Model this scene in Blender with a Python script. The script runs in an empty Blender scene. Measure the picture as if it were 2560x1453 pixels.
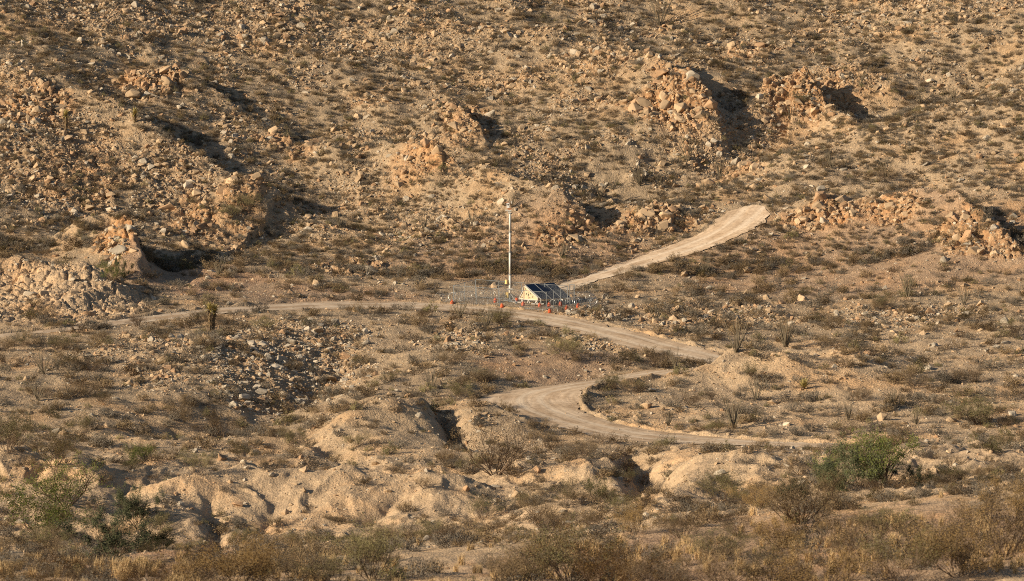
import bpy, bmesh, math, random, time
import numpy as np
from mathutils import Vector, Matrix
T0 = time.time()
R = math.radians
rng = np.random.default_rng(7)
random.seed(7)
SC = bpy.context.scene
COL = SC.collection

# ------------------------------------------------------------------ camera, sky, sun, exposure
F = 200.0 / 36.0 * 2560.0            # focal length in photograph pixels
PITCH = R(3.865)
CZ = 40.0
cd = bpy.data.cameras.new("camera"); cam = bpy.data.objects.new("camera", cd); COL.objects.link(cam)
cam.location = (0, 0, CZ); cam.rotation_euler = (math.pi / 2 - PITCH, 0, 0)
cd.lens = 200; cd.sensor_width = 36; cd.clip_start = 1; cd.clip_end = 6000
cd.dof.use_dof = True; cd.dof.focus_distance = 590; cd.dof.aperture_fstop = 1.1
SC.camera = cam
SUN_AZ, SUN_EL = R(-112), R(21)       # azimuth measured clockwise from +Y
wd = bpy.data.worlds.new("World"); SC.world = wd; wd.use_nodes = True
wn = wd.node_tree; bg = wn.nodes["Background"]
sky = wn.nodes.new("ShaderNodeTexSky"); sky.sky_type = 'NISHITA'; sky.sun_disc = False
sky.sun_elevation = SUN_EL; sky.sun_rotation = SUN_AZ
wn.links.new(sky.outputs[0], bg.inputs[0]); bg.inputs[1].default_value = 0.06
sl = bpy.data.lights.new("sun", 'SUN'); sl.energy = 5.0; sl.angle = R(0.5); sl.color = (1.0, 0.835, 0.615)
so = bpy.data.objects.new("sun", sl); COL.objects.link(so)
sdir = Vector((math.sin(SUN_AZ) * math.cos(SUN_EL), math.cos(SUN_AZ) * math.cos(SUN_EL), math.sin(SUN_EL)))
so.rotation_euler = sdir.to_track_quat('Z', 'Y').to_euler(); so.location = (-60, 500, 120)
SC.view_settings.view_transform = 'Standard'; SC.view_settings.look = 'None'
SC.cycles.filter_width = 1.0; SC.cycles.use_denoising = False
SC.view_settings.exposure = 0.46; SC.view_settings.gamma = 1.0

# ------------------------------------------------------------------ noise
def _tab(seed):
    r = np.random.default_rng(seed); a = r.random((256, 256)).astype(np.float32) * 2 * np.pi
    return np.cos(a), np.sin(a)
def perlin(x, y, seed=0):
    gx, gy = _tab(seed + 100)
    xi = np.floor(x).astype(np.int32); yi = np.floor(y).astype(np.int32)
    fx = (x - xi).astype(np.float32); fy = (y - yi).astype(np.float32)
    u = fx * fx * fx * (fx * (fx * 6 - 15) + 10); v = fy * fy * fy * (fy * (fy * 6 - 15) + 10)
    def g(ix, iy, dx, dy):
        a = ix & 255; b = iy & 255
        return gx[a, b] * dx + gy[a, b] * dy
    n00 = g(xi, yi, fx, fy); n10 = g(xi + 1, yi, fx - 1, fy)
    n01 = g(xi, yi + 1, fx, fy - 1); n11 = g(xi + 1, yi + 1, fx - 1, fy - 1)
    a = n00 + u * (n10 - n00); b = n01 + u * (n11 - n01)
    return (a + v * (b - a)) * 1.5
def fbm(x, y, scale, octs=4, seed=0, gain=0.5):
    out = 0; amp = 1.0; s = 1.0 / scale
    for o in range(octs):
        out = out + amp * perlin(x * s + 17.3 * o, y * s + 5.1 * o, seed + o); amp *= gain; s *= 2.03
    return out
def ridged(x, y, sx, sy, octs=3, seed=0):
    out = 0; amp = 1.0; a = 1.0
    for o in range(octs):
        out = out + amp * (1 - np.abs(perlin(x / sx * a + 3.1 * o, y / sy * a, seed + o)) * 2); amp *= .5; a *= 2.1
    return out / 1.75
def voronoi(x, y, s, seed=0):
    """per point: edge distance (F2-F1), height of a tilted facet of the nearest cell, cell random"""
    r = np.random.default_rng(seed + 500)
    jx = r.random((256, 256)).astype(np.float32); jy = r.random((256, 256)).astype(np.float32)
    hh = r.random((256, 256)).astype(np.float32)
    ta = (r.random((256, 256)).astype(np.float32) - .5) * 1.5; tb = (r.random((256, 256)).astype(np.float32) - .5) * 1.5
    X = x / s; Y = y / s
    xi = np.floor(X).astype(np.int32); yi = np.floor(Y).astype(np.int32)
    f1 = np.full(X.shape, 9, np.float32); f2 = f1.copy(); bh = np.zeros_like(f1); br = np.zeros_like(f1)
    for dx in (-1, 0, 1):
        for dy in (-1, 0, 1):
            a = (xi + dx) & 255; b = (yi + dy) & 255
            ex = X - (xi + dx + jx[a, b]); ey = Y - (yi + dy + jy[a, b])
            d = np.sqrt(ex * ex + ey * ey)
            near = d < f1
            f2 = np.where(near, f1, np.minimum(f2, d))
            h = hh[a, b] + ta[a, b] * ex + tb[a, b] * ey
            bh = np.where(near, h, bh); br = np.where(near, hh[a, b], br)
            f1 = np.where(near, d, f1)
    return f2 - f1, bh, br
def sstep(a, b, x):
    t = np.clip((x - a) / (b - a), 0, 1); return t * t * (3 - 2 * t)

# ------------------------------------------------------------------ the lie of the land
UC = [-500, 0, 640, 1280, 1920, 2560, 3060]
ROWS = [  # picture height of a strip of ground, its distance from the camera at each column
    (1800, [285] * 7),
    (1453, [350, 350, 350, 346, 335, 322, 318]),
    (1408, [388, 390, 384, 371, 353, 337, 333]),
    (1370, [436, 438, 442, 394, 367, 350, 345]),
    (1330, [445, 448, 454, 446, 383, 359, 352]),
    (1285, [452, 454, 459, 457, 403, 370, 362]),
    (1235, [459, 460, 464, 464, 449, 388, 376]),
    (1180, [467, 467, 469, 470, 464, 446, 440]),
    (1100, [488, 489, 492, 494, 491, 486, 484]),
    (1000, [505, 506, 508, 510, 511, 508, 506]),
    (900, [526, 526, 528, 531, 533, 528, 526]),
    (830, [543, 543, 545, 547, 550, 542, 540]),
    (780, [553, 554, 557, 562, 563, 553, 550]),
    (745, [562, 564, 568, 573, 574, 562, 558]),
    (690, [574, 576, 584, 586, 588, 574, 568]),
    (600, [588, 590, 602, 603, 600, 586, 580]),
    (500, [601, 603, 616, 617, 612, 598, 592]),
    (400, [615, 617, 630, 631, 624, 610, 604]),
    (300, [629, 631, 643, 645, 640, 622, 616]),
    (200, [642, 644, 656, 658, 656, 636, 630]),
    (100, [656, 658, 669, 671, 670, 651, 645]),
    (0, [670, 672, 682, 684, 684, 667, 661]),
    (-150, [690, 692, 702, 704, 704, 690, 684]),
]
CP, SP = math.cos(PITCH), math.sin(PITCH)
def ray(u, v):
    a = (np.asarray(u, float) - 1280) / F; b = (726.5 - np.asarray(v, float)) / F
    dy = CP + b * SP; dz = -SP + b * CP
    return a / dy, dz / dy            # x and z gained per metre of y
def project(x, y, z):
    zz = z - CZ; dep = y * CP - zz * SP; up = y * SP + zz * CP
    return 1280 + F * x / dep, 726.5 - F * up / dep
TY = np.arange(0, 1300, 1.0); TU = np.arange(-900, 3461, 40.0)
tabc = []
for i in range(7):
    ys = [0, 30, 100, 200]; zs = [38.3, 26, 10, 2.5]
    for v, ds in ROWS:
        _, s = ray(0, v); ys.append(ds[i]); zs.append(CZ + ds[i] * float(s))
    s1 = 0.30; ys += [ys[-1] + 150, ys[-1] + 700]; zs += [zs[-1] + 150 * s1, zs[-1] + 150 * s1 + 60]
    tabc.append(np.interp(TY, ys, zs))
tabc = np.array(tabc)
TAB = np.array([[0.0]])
TAB = np.stack([np.interp(TU, UC, tabc[:, k]) for k in range(len(TY))], 1)   # [u, y]
def gsm(a, sig, axis):
    n = int(sig * 3); k = np.exp(-0.5 * (np.arange(-n, n + 1) / sig) ** 2); k /= k.sum()
    p = [(0, 0), (0, 0)]; p[axis] = (n, n)
    ap = np.pad(a, p, mode='edge')
    return np.apply_along_axis(lambda r: np.convolve(r, k, mode='valid'), axis, ap)
TAB = gsm(gsm(TAB, 3.5, 1), 4.0, 0)
def base_z(x, y):
    u = 1280 + F * x / np.maximum(y, 60.0)
    iu = np.clip((u + 900) / 40, 0, len(TU) - 1.001); iy = np.clip(y, 0, len(TY) - 1.001)
    a = iu.astype(np.int32); b = iy.astype(np.int32); fu = iu - a; fy = iy - b
    return (TAB[a, b] * (1 - fu) * (1 - fy) + TAB[a + 1, b] * fu * (1 - fy) + TAB[a, b + 1] * (1 - fu) * fy + TAB[a + 1, b + 1] * fu * fy)
YS_CAST = np.arange(322, 760, 0.25)
def cast_fn(u, v, hf):
    """first ground point along each picture ray"""
    u = np.atleast_1d(np.asarray(u, float)); v = np.atleast_1d(np.asarray(v, float))
    sx, sz = ray(u, v); out = np.zeros((len(u), 3))
    for i0 in range(0, len(u), 400):
        s = slice(i0, i0 + 400)
        Y = YS_CAST[None, :]; X = sx[s][:, None] * Y; Z = CZ + sz[s][:, None] * Y
        hit = Z < hf(X, np.broadcast_to(Y, X.shape))
        k = np.where(hit.any(1), hit.argmax(1), len(YS_CAST) - 1)
        y = YS_CAST[k] - 0.12
        out[s, 0] = sx[s] * y; out[s, 1] = y; out[s, 2] = hf(out[s, 0], y)
    return out
def cast0(u, v): return cast_fn(u, v, base_z)
def ppm(y): return F / y              # photograph pixels per metre at that distance

xs = np.arange(-76, 76.01, 0.135)
tail = np.array([77, 79, 82, 87, 95, 108, 130, 165, 220, 310, 450, 650.0])
xs = np.concatenate([-tail[::-1], xs, tail])
ysr = np.concatenate([np.array([0, 20, 40, 70, 110, 150, 200, 240, 270, 290, 305, 314, 319, 322.0]),
                      np.arange(324, 460, 0.22), np.arange(460, 700, 0.2),
                      np.array([700, 701, 703, 706, 711, 720, 735, 760, 800, 870, 980, 1150, 1290.0])])
NX, NY = len(xs), len(ysr)
GX, GY = np.meshgrid(xs.astype(np.float32), ysr.astype(np.float32))   # [row, col]
H = base_z(GX.astype(np.float64), GY.astype(np.float64)).astype(np.float32)

wx = fbm(GX, GY, 6, 3, 11) * 1.1; wy = fbm(GX, GY, 6, 3, 21) * 1.1
wf1 = fbm(GX, GY, 1.5, 3, 23, .6) * .2; wf2 = fbm(GX, GY, 1.5, 3, 27, .6) * .2
def bbox(P, m):
    i0 = np.searchsorted(xs, P[:, 0].min() - m); i1 = np.searchsorted(xs, P[:, 0].max() + m)
    j0 = np.searchsorted(ysr, P[:, 1].min() - m); j1 = np.searchsorted(ysr, P[:, 1].max() + m)
    return slice(j0, j1), slice(i0, i1)
def seg_field(X, Y, P, W=None):
    """signed distance to the polyline (positive on its far side), interpolated value"""
    best = np.full(X.shape, 1e9, np.float32); sd = np.zeros_like(best); val = np.zeros_like(best)
    for k in range(len(P) - 1):
        ax, ay = P[k][:2]; bx, by = P[k + 1][:2]; dx, dy = bx - ax, by - ay; L2 = dx * dx + dy * dy + 1e-9
        t = np.clip(((X - ax) * dx + (Y - ay) * dy) / L2, 0, 1)
        ex = X - ax - t * dx; ey = Y - ay - t * dy; d = ex * ex + ey * ey
        m = d < best
        best = np.where(m, d, best)
        cr = dx * (Y - ay) - dy * (X - ax)
        sd = np.where(m, np.sign(cr), sd)
        if W is not None: val = np.where(m, W[k] + t * (W[k + 1] - W[k]), val)
    return np.sqrt(best) * np.where(sd == 0, 1, sd), val
def ridge(pts, h, wn_, wf, gully=0.0, p=1.6, warp=1.0, hs=None, full=None, gc=None, gw=None):
    u = np.array([q[0] for q in pts], float); v = np.array([q[1] for q in pts], float)
    n = len(pts)
    if hs is None:
        hs = [0.0 if k in (0, n - 1) else (.75 if k in (1, n - 2) else 1.0) for k in range(n)]
    hv = h * np.array(hs, float)
    vv = v + (hv if full is None else np.full(n, full * .9)) * 23
    gc = 2.0 * wf if gc is None else gc; gw = wf if gw is None else gw
    P = cast0(u, vv)
    m = 3.2 * max(wn_, wf); bj, bi = bbox(P, m)
    sd, hh = seg_field(GX[bj, bi] + wx[bj, bi] * warp + wf1[bj, bi], GY[bj, bi] + wy[bj, bi] * warp + wf2[bj, bi], P, hv)
    hh = hh * (1 + .22 * fbm(GX[bj, bi], GY[bj, bi], 6.0, 2, 29))
    prof = np.where(sd < 0, np.exp(-np.abs(sd / wn_) ** p), np.exp(-np.abs(sd / wf) ** 2))
    H[bj, bi] += hh * prof - gully * np.exp(-((sd - gc) / gw) ** 2) * (hh / max(h, .01))
def gully(pts, dep, w, p=1.5, warp=1.0):
    u = np.array([q[0] for q in pts], float); v = np.array([q[1] for q in pts], float)
    P = cast0(u, v); n = len(pts); dv = dep * np.array([0.0 if k in (0, n - 1) else 1.0 for k in range(n)])
    bj, bi = bbox(P, 3.2 * w)
    sd, hh = seg_field(GX[bj, bi] + wx[bj, bi] * warp, GY[bj, bi] + wy[bj, bi] * warp, P, dv)
    H[bj, bi] -= hh * np.exp(-np.abs(sd / w) ** p)

# broad form of the mountain
mt = sstep(578, 612, GY)
H += mt * (fbm(GX, GY, 38, 2, 31) * 1.3 + (ridged(GX + GY * .35, GY, 14, 40, 2, 41) - .4) * .75)
low = (1 - sstep(470, 492, GY)) * sstep(400, 425, GY)
H += low * (ridged(GX + wx * 2, GY + wy * 2, 7, 12, 3, 51) - .45) * .55
# spurs of the mountain, crests falling away to the right
def spur(pts, hb, wb, hs_, ws, dig=0.0):
    ridge(pts, hb, wb, wb * .5, warp=.3, full=hb + hs_)
    ridge(pts, hs_, ws, .8, dig, p=1.3, warp=.3, full=hb + hs_, gc=3.2, gw=2.2)
spur([(-180, 190), (-60, 205), (60, 218), (150, 240), (250, 278), (330, 305), (420, 345), (500, 390), (570, 428), (650, 458), (700, 462), (760, 475)], 1.6, 12, 1.6, 4.5, .9)
spur([(780, 270), (860, 300), (950, 330), (1050, 370), (1130, 395), (1230, 430), (1330, 462), (1420, 482), (1500, 508)], 1.2, 9, 3.2, 5, 2.0)
spur([(1440, 80), (1540, 110), (1620, 150), (1690, 172), (1750, 205), (1790, 245), (1815, 285)], 1.2, 9, 2.0, 5.0, .8)
spur([(1860, 215), (1930, 165), (2010, 148), (2080, 180), (2120, 212), (2150, 235)], 1.2, 8, 1.8, 5.5, 1.3)
spur([(120, 535), (190, 540), (260, 545), (315, 560), (340, 595), (350, 625), (352, 650)], 1.0, 6, 2.2, 4.0, 1.0)
spur([(2200, 455), (2300, 468), (2390, 485), (2450, 520), (2500, 560), (2560, 600)], 1.0, 7, 1.8, 4.5, .6)
ridge([(900, 55), (1150, 60), (1330, 75), (1480, 100), (1600, 130)], 2.0, 7, 2.5, .6)
spur([(280, 175), (340, 172), (430, 172), (490, 190), (540, 215), (600, 250)], .8, 6, .9, 4.5, .2)
ridge([(560, 480), (600, 500), (560, 540), (500, 570)], 1.2, 5, 2.0)
spur([(1040, 235), (1100, 240), (1150, 262), (1195, 300), (1210, 350)], .8, 6, 1.3, 4, .3)
ridge([(-120, 655), (-60, 655), (60, 655), (190, 668), (270, 710), (310, 760)], 2.6, 8, 3.5, warp=.5)
ridge([(1560, 540), (1640, 545), (1760, 540)], .6, 5, 4)
ridge([(1950, 520), (2080, 500), (2200, 505), (2280, 540)], 1.8, 6, 3)
gully([(2620, 60), (2400, 150), (2200, 205), (2120, 240), (1950, 320), (1850, 345), (1700, 405), (1560, 445), (1430, 480)], 4.0, 8)
gully([(600, 520), (560, 540), (480, 590), (420, 610), (380, 630)], .8, 5)
gully([(860, 180), (800, 300), (700, 400)], 1.0, 5)
# the slope under the upper road
gully([(900, 810), (840, 880), (780, 940), (660, 1000), (500, 1050), (300, 1090)], 2.4, 5)
ridge([(300, 900), (420, 860), (560, 860), (700, 880)], 1.0, 7, 5)
ridge([(1800, 960), (1950, 900), (2100, 880), (2300, 900)], 2.6, 9, 8)
ridge([(1600, 940), (1680, 915), (1760, 902), (1840, 896), (1920, 890), (2050, 880)], 1.5, 5, 2.2, warp=.4)
gully([(1220, 945), (1350, 935), (1480, 925), (1600, 905)], 1.0, 4)
# mounds of pale soil
ridge([(760, 1090), (850, 1052), (950, 1020), (1060, 1018), (1170, 1045)], 2.6, 6.5, 3)
ridge([(300, 1240), (400, 1215), (500, 1190), (620, 1172), (760, 1180), (900, 1186), (1050, 1190), (1170, 1205), (1260, 1230)], 1.7, 7, 1.6, .7, warp=.4)
ridge([(1130, 1010), (1190, 1000), (1250, 1015), (1320, 1045), (1420, 1078)], 1.6, 5, 1.5, warp=.5)
ridge([(1370, 1165), (1420, 1148), (1480, 1158), (1510, 1180)], 2.0, 3.6, 3)
ridge([(1640, 1185), (1720, 1150), (1830, 1140), (1930, 1150), (2040, 1180)], 1.6, 5.5, 3.5, warp=.5)
ridge([(1610, 1290), (1680, 1240), (1760, 1200), (1850, 1185)], 1.4, 4, 3, warp=.5)
ridge([(-40, 1140), (40, 1140), (110, 1165)], 2.4, 4, 3)
ridge([(80, 1190), (170, 1168), (250, 1190), (320, 1225)], 1.8, 4.5, 3)
ridge([(230, 1330), (380, 1290), (520, 1300), (640, 1330)], 2.0, 6, 4)
ridge([(1180, 1300), (1330, 1272), (1450, 1275), (1540, 1300)], 1.6, 4, 3)
ridge([(2150, 1120), (2300, 1120), (2450, 1128), (2600, 1130)], 1.2, 4, 4)
gully([(1085, 1035), (1110, 1065), (1140, 1100), (1190, 1130)], 1.7, 1.3, warp=.4)
gully([(1555, 1105), (1600, 1140), (1635, 1175), (1625, 1215), (1580, 1260)], 3.0, 1.7, warp=.5)
gully([(1500, 1140), (1540, 1175), (1560, 1220)], 2.2, 1.6, warp=.6)
gully([(540, 1250), (520, 1300), (545, 1350), (500, 1390)], 1.3, .9, warp=.5)
gully([(700, 1270), (660, 1310), (650, 1350)], .9, .8, warp=.5)
gully([(450, 1100), (600, 1120), (800, 1110), (900, 1150), (1050, 1160)], 1.2, 2.5)
gully([(1020, 1250), (960, 1290), (900, 1310), (780, 1320)], .9, .8, warp=.5)
gully([(1900, 1190), (1800, 1225), (1700, 1290)], 1.2, 3)

class Land:
    def __init__(s, h): s.h = h
    def __call__(s, x, y):
        fx = np.interp(x, xs, np.arange(NX)); fy = np.interp(y, ysr, np.arange(NY))
        a = np.minimum(fx.astype(np.int32), NX - 2); b = np.minimum(fy.astype(np.int32), NY - 2); fx = fx - a; fy = fy - b
        h = s.h
        return h[b, a] * (1 - fx) * (1 - fy) + h[b, a + 1] * fx * (1 - fy) + h[b + 1, a] * (1 - fx) * fy + h[b + 1, a + 1] * fx * fy

RAW = Land(H.copy())
# ---- masks laid on the ground (world ellipses round places seen in the photograph)
def blob(lst, val=None):
    M = np.zeros_like(H)
    C = cast0([q[0] for q in lst], [q[1] for q in lst]); A = cast0([q[0] for q in lst], [q[1] - q[3] for q in lst]); B = cast0([q[0] for q in lst], [q[1] + q[3] for q in lst])
    ry_ = np.maximum(0.5 * (A[:, 1] - B[:, 1]), 1.0); C = cast_fn([q[0] for q in lst], [q[1] for q in lst], RAW)
    for k, q in enumerate(lst):
        rx = q[2] / ppm(C[k, 1]); ry = ry_[k]
        bj, bi = bbox(C[k:k + 1], max(rx, ry) * 2.2)
        X = GX[bj, bi] + wx[bj, bi] * 1.5; Y = GY[bj, bi] + wy[bj, bi] * 1.5
        d = np.sqrt(((X - C[k, 0]) / rx) ** 2 + ((Y - C[k, 1]) / ry) ** 2)
        M[bj, bi] = np.maximum(M[bj, bi], q[4] * (1 - sstep(.75, 1.3, d)))
    return M
OUT = blob([(1690, 225, 105, 48, 1), (2025, 205, 130, 42, 1), (1150, 285, 65, 50, .8), (390, 190, 80, 40, .9), (300, 585, 50, 50, 1), (480, 540, 60, 40, .7),
            (150, 725, 200, 55, 1), (60, 255, 110, 35, .6), (2080, 530, 130, 28, .9), (2230, 520, 60, 35, .8), (2430, 555, 100, 45, .95), (2480, 600, 60, 30, .8), (1600, 545, 130, 28, .9),
            (1830, 440, 90, 35, .7), (1430, 590, 70, 20, .7), (690, 355, 60, 30, .6), (760, 370, 50, 25, .6), (900, 670, 130, 22, .6), (560, 600, 100, 25, .5), (1640, 640, 40, 20, .5), (200, 440, 120, 60, .5), (620, 470, 60, 30, .6), (1060, 390, 90, 25, .7), (1870, 130, 60, 25, .7)])
RUB = blob([(720, 900, 200, 75, 1), (640, 990, 90, 35, 1), (820, 850, 120, 30, .9), (1720, 790, 120, 35, 1), (1850, 790, 130, 28, .8), (1500, 850, 80, 20, .9), (1450, 790, 120, 18, .9), (2250, 790, 200, 25, .7),
            (1150, 850, 120, 35, .5), (330, 870, 120, 40, .5), (2400, 780, 60, 20, .6), (1780, 320, 110, 40, 1), (1900, 320, 60, 30, 1), (420, 900, 120, 60, .6), (650, 60, 200, 60, .9), (250, 40, 250, 50, .8), (1050, 90, 250, 60, .7), (150, 420, 160, 100, .9), (430, 420, 140, 60, .9), (60, 300, 120, 50, .9), (1550, 110, 200, 45, .8), (1400, 450, 120, 30, .7), (1050, 560, 80, 50, .6), (900, 470, 90, 40, .6),
            (1180, 1090, 50, 30, .4), (2300, 30, 300, 40, .5)])
mtn = sstep(590, 606, GY)
rightslope = blob([(2250, 350, 420, 190, 1), (1900, 400, 250, 90, 1)])
cl = fbm(GX, GY, 7, 3, 61)
ROCKY = np.clip(mtn * (0.22 + 0.85 * cl) * (1 - .65 * rightslope) + .0, 0, 1)
ROCKY = np.maximum(ROCKY, np.maximum(RUB, OUT * .6))
PALE = np.clip((1 - sstep(470, 500, GY)) * 1.0 + (1 - mtn) * .28 + rightslope * .35 + blob([(2200, 950, 500, 130, .6), (1900, 1050, 400, 60, .6)]), 0, 1)
PINK = blob([(1380, 910, 170, 40, .5), (480, 700, 190, 40, .6), (500, 715, 100, 25, .8), (2200, 650, 500, 100, .45), (1300, 640, 350, 60, .45), (400, 1400, 260, 40, .7), (1900, 1380, 700, 90, .6), (800, 740, 250, 25, .5)])

# ---- fine relief
nearm = 1 - sstep(395, 410, GY)
H += fbm(GX, GY, 8, 4, 71, .55) * (0.24 + 0.14 * mt)
H += fbm(GX, GY, 1.6, 3, 81, .6) * (0.02 + .045 * (1 - low) + 0.13 * ROCKY)
lowm = low * (1 - blob([(1000, 1225, 300, 40, .8), (800, 1240, 250, 40, .7)]))
lowm = lowm * (1 - .8 * blob([(750, 1215, 520, 60, 1), (1800, 1200, 200, 50, .7)]))
H += lowm * (ridged(GX + wx, GY + wy, 2.6, 5, 3, 91) - .5) * .25
H += low * (ridged(GX + wx * .4, GY, .95, 5.0, 2, 97) - .5) * .06
e1, f1, c1 = voronoi(GX + wx * .5, GY * .8 + wy * .5, 2.1, 1)
e2, f2, c2 = voronoi(GX * 1.05 + GY * .2, GY * .8, 0.95, 2)
crack1 = 1 - sstep(0, .16, e1); crack2 = 1 - sstep(0, .2, e2)
slab = blob([(150, 725, 200, 55, 1)])
H += OUT * ((f1 - .3) * .4 * (1 - .8 * slab) + (f2 - .5) * .4 * (1 - .8 * slab) - crack1 * .35 - crack2 * .14)
H += np.clip(ROCKY - .25, 0, 1) * (1 - OUT) * ((f2 - .5) * .22 * (c2 > .45) - crack2 * .04)
del e1, e2, f1, f2
print("relief", round(time.time() - T0, 1))

# ---- roads and the level pad
LM = Land(H)
def smooth_poly(P, n=8):
    out = []
    P = [np.array(p, float) for p in P]
    for k in range(len(P) - 1):
        p0 = P[max(k - 1, 0)]; p1 = P[k]; p2 = P[k + 1]; p3 = P[min(k + 2, len(P) - 1)]
        for j in range(n):
            t = j / n
            out.append(0.5 * ((2 * p1) + (-p0 + p2) * t + (2 * p0 - 5 * p1 + 4 * p2 - p3) * t * t + (-p0 + 3 * p1 - 3 * p2 + p3) * t ** 3))
    out.append(P[-1]); return np.array(out)
ROAD_UP = [(-120, 850), (0, 838), (150, 823), (300, 805), (450, 788), (560, 776), (700, 768), (800, 763), (900, 761), (1000, 763), (1130, 769), (1250, 781), (1340, 793), (1450, 814), (1550, 838), (1650, 865), (1740, 885), (1800, 898), (1900, 910), (2000, 915)]
ROAD_LO = [(1680, 925), (1610, 937), (1540, 948), (1470, 958), (1400, 968), (1345, 982), (1325, 1000), (1350, 1022), (1410, 1045), (1480, 1066), (1560, 1082), (1650, 1093), (1760, 1101), (1900, 1108), (2060, 1112), (2300, 1115), (2700, 1118)]
ROAD_HILL = [(1400, 722), (1450, 704), (1510, 686), (1590, 660), (1680, 632), (1770, 600), (1830, 568), (1870, 535), (1895, 508)]
def base_road(px):
    P = cast0([p[0] for p in px], [p[1] for p in px]); return smooth_poly(P, 8)
roads = [("road", base_road(ROAD_UP), 4.6), ("road", base_road(ROAD_LO), 5.4), ("road", smooth_poly(cast_fn([p[0] for p in ROAD_HILL], [p[1] for p in ROAD_HILL], Land(gsm(gsm(H, 6.0, 0), 9.0, 1))), 8), 3.6)]
hp = [(10, .0), (14, .8), (24, .0)]
RD = np.full(H.shape, 99, np.float32)
def road_w(ri, n):
    w = np.full(n, roads[ri][2]); 
    if ri == 1:
        i = np.arange(n) / 8.0; w = w + 3.6 * np.exp(-((i - 5.6) / 1.7) ** 2); w = np.where(i > 11, np.maximum(w - (i - 11) * 1.1, 1.3), w)
    if ri == 0:
        i = np.arange(n) / 8.0; w = np.where(i < 7, .4 + i * .6, w)
    if ri == 2:
        i = np.arange(n) / 8.0; w = 2.6 + 2.9 * sstep(1, 5.5, i) - 4.4 * sstep(6.6, 8.0, i)
    return w
for ri, (nm, P, w0) in enumerate(roads):
    W = road_w(ri, len(P)); bj, bi = bbox(P, 14)
    X, Y = GX[bj, bi], GY[bj, bi]
    sd, zz = seg_field(X, Y, P, P[:, 2]); _, ww = seg_field(X, Y, P, W)
    d = np.abs(sd) - ww / 2
    hb = H[bj, bi]
    blend = sstep(0.25, 3.2 if ri != 2 else 6.5, d + fbm(X, Y, 3, 2, 5) * .5)
    berm = np.where(sd < 0, .10, .28) * (1.0 if ri != 2 else .5) * np.exp(-((d - .5) / .32) ** 2) * (1 + fbm(X, Y, 1.5, 2, 9))
    XF = (.08, .055, .03)[ri]
    target = zz - 0.10 + XF * np.clip(sd, -ww / 2, ww / 2)
    cut = np.where(sd > 0, 1.0, 1.0)
    new = target * (1 - blend) + hb * blend + berm
    inside = d < 0.15
    H[bj, bi] = np.where(inside, target, new)
    RD[bj, bi] = np.minimum(RD[bj, bi], d)
# pad of the compound
CF = cast0([1366, 1134, 1435, 1203], [777, 760, 762, 745])        # fence corners: near, left, right, back
pc = CF.mean(0); px_, py_ = float(pc[0]), float(pc[1])
A_ = np.c_[CF[:, 0], CF[:, 1], np.ones(4)]; plane, *_ = np.linalg.lstsq(A_, CF[:, 2], rcond=None)
u1 = (CF[1] - CF[0])[:2]; L1 = np.linalg.norm(u1); u1 = u1 / L1; u2 = np.array([-u1[1], u1[0]]); u2 = u2 if np.dot(u2, (CF[2] - CF[0])[:2]) > 0 else -u2
L2 = abs(np.dot(u2, (CF[2] - CF[0])[:2]))
Cn = CF[0].copy()
def pad_z(x, y): return plane[0] * x + plane[1] * y + plane[2]
la = (GX - Cn[0]) * u1[0] + (GY - Cn[1]) * u1[1]; lb = (GX - Cn[0]) * u2[0] + (GY - Cn[1]) * u2[1]
dp = np.maximum(np.maximum(-la - 1.2, la - L1 - 1.8), np.maximum(-lb - 1.2, lb - L2 - 1.2)).astype(np.float32)
roadfree = sstep(0.2, 1.6, RD)
wpad = (1 - sstep(0, 3.5, dp)) * roadfree
H = H * (1 - wpad) + (pad_z(GX, GY) + fbm(GX, GY, 1.2, 2, 3) * .05).astype(np.float32) * wpad
H = H.astype(np.float32)
LM = Land(H)
def cast(u, v): return cast_fn(u, v, LM)
CLEAR = Land(np.minimum(RD, dp))
ROCKL, OUTL, PALEL = Land(ROCKY), Land(OUT), Land(PALE)
print("terrain field", round(time.time() - T0, 1), NX * NY, "pad", L1, L2)

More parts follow.
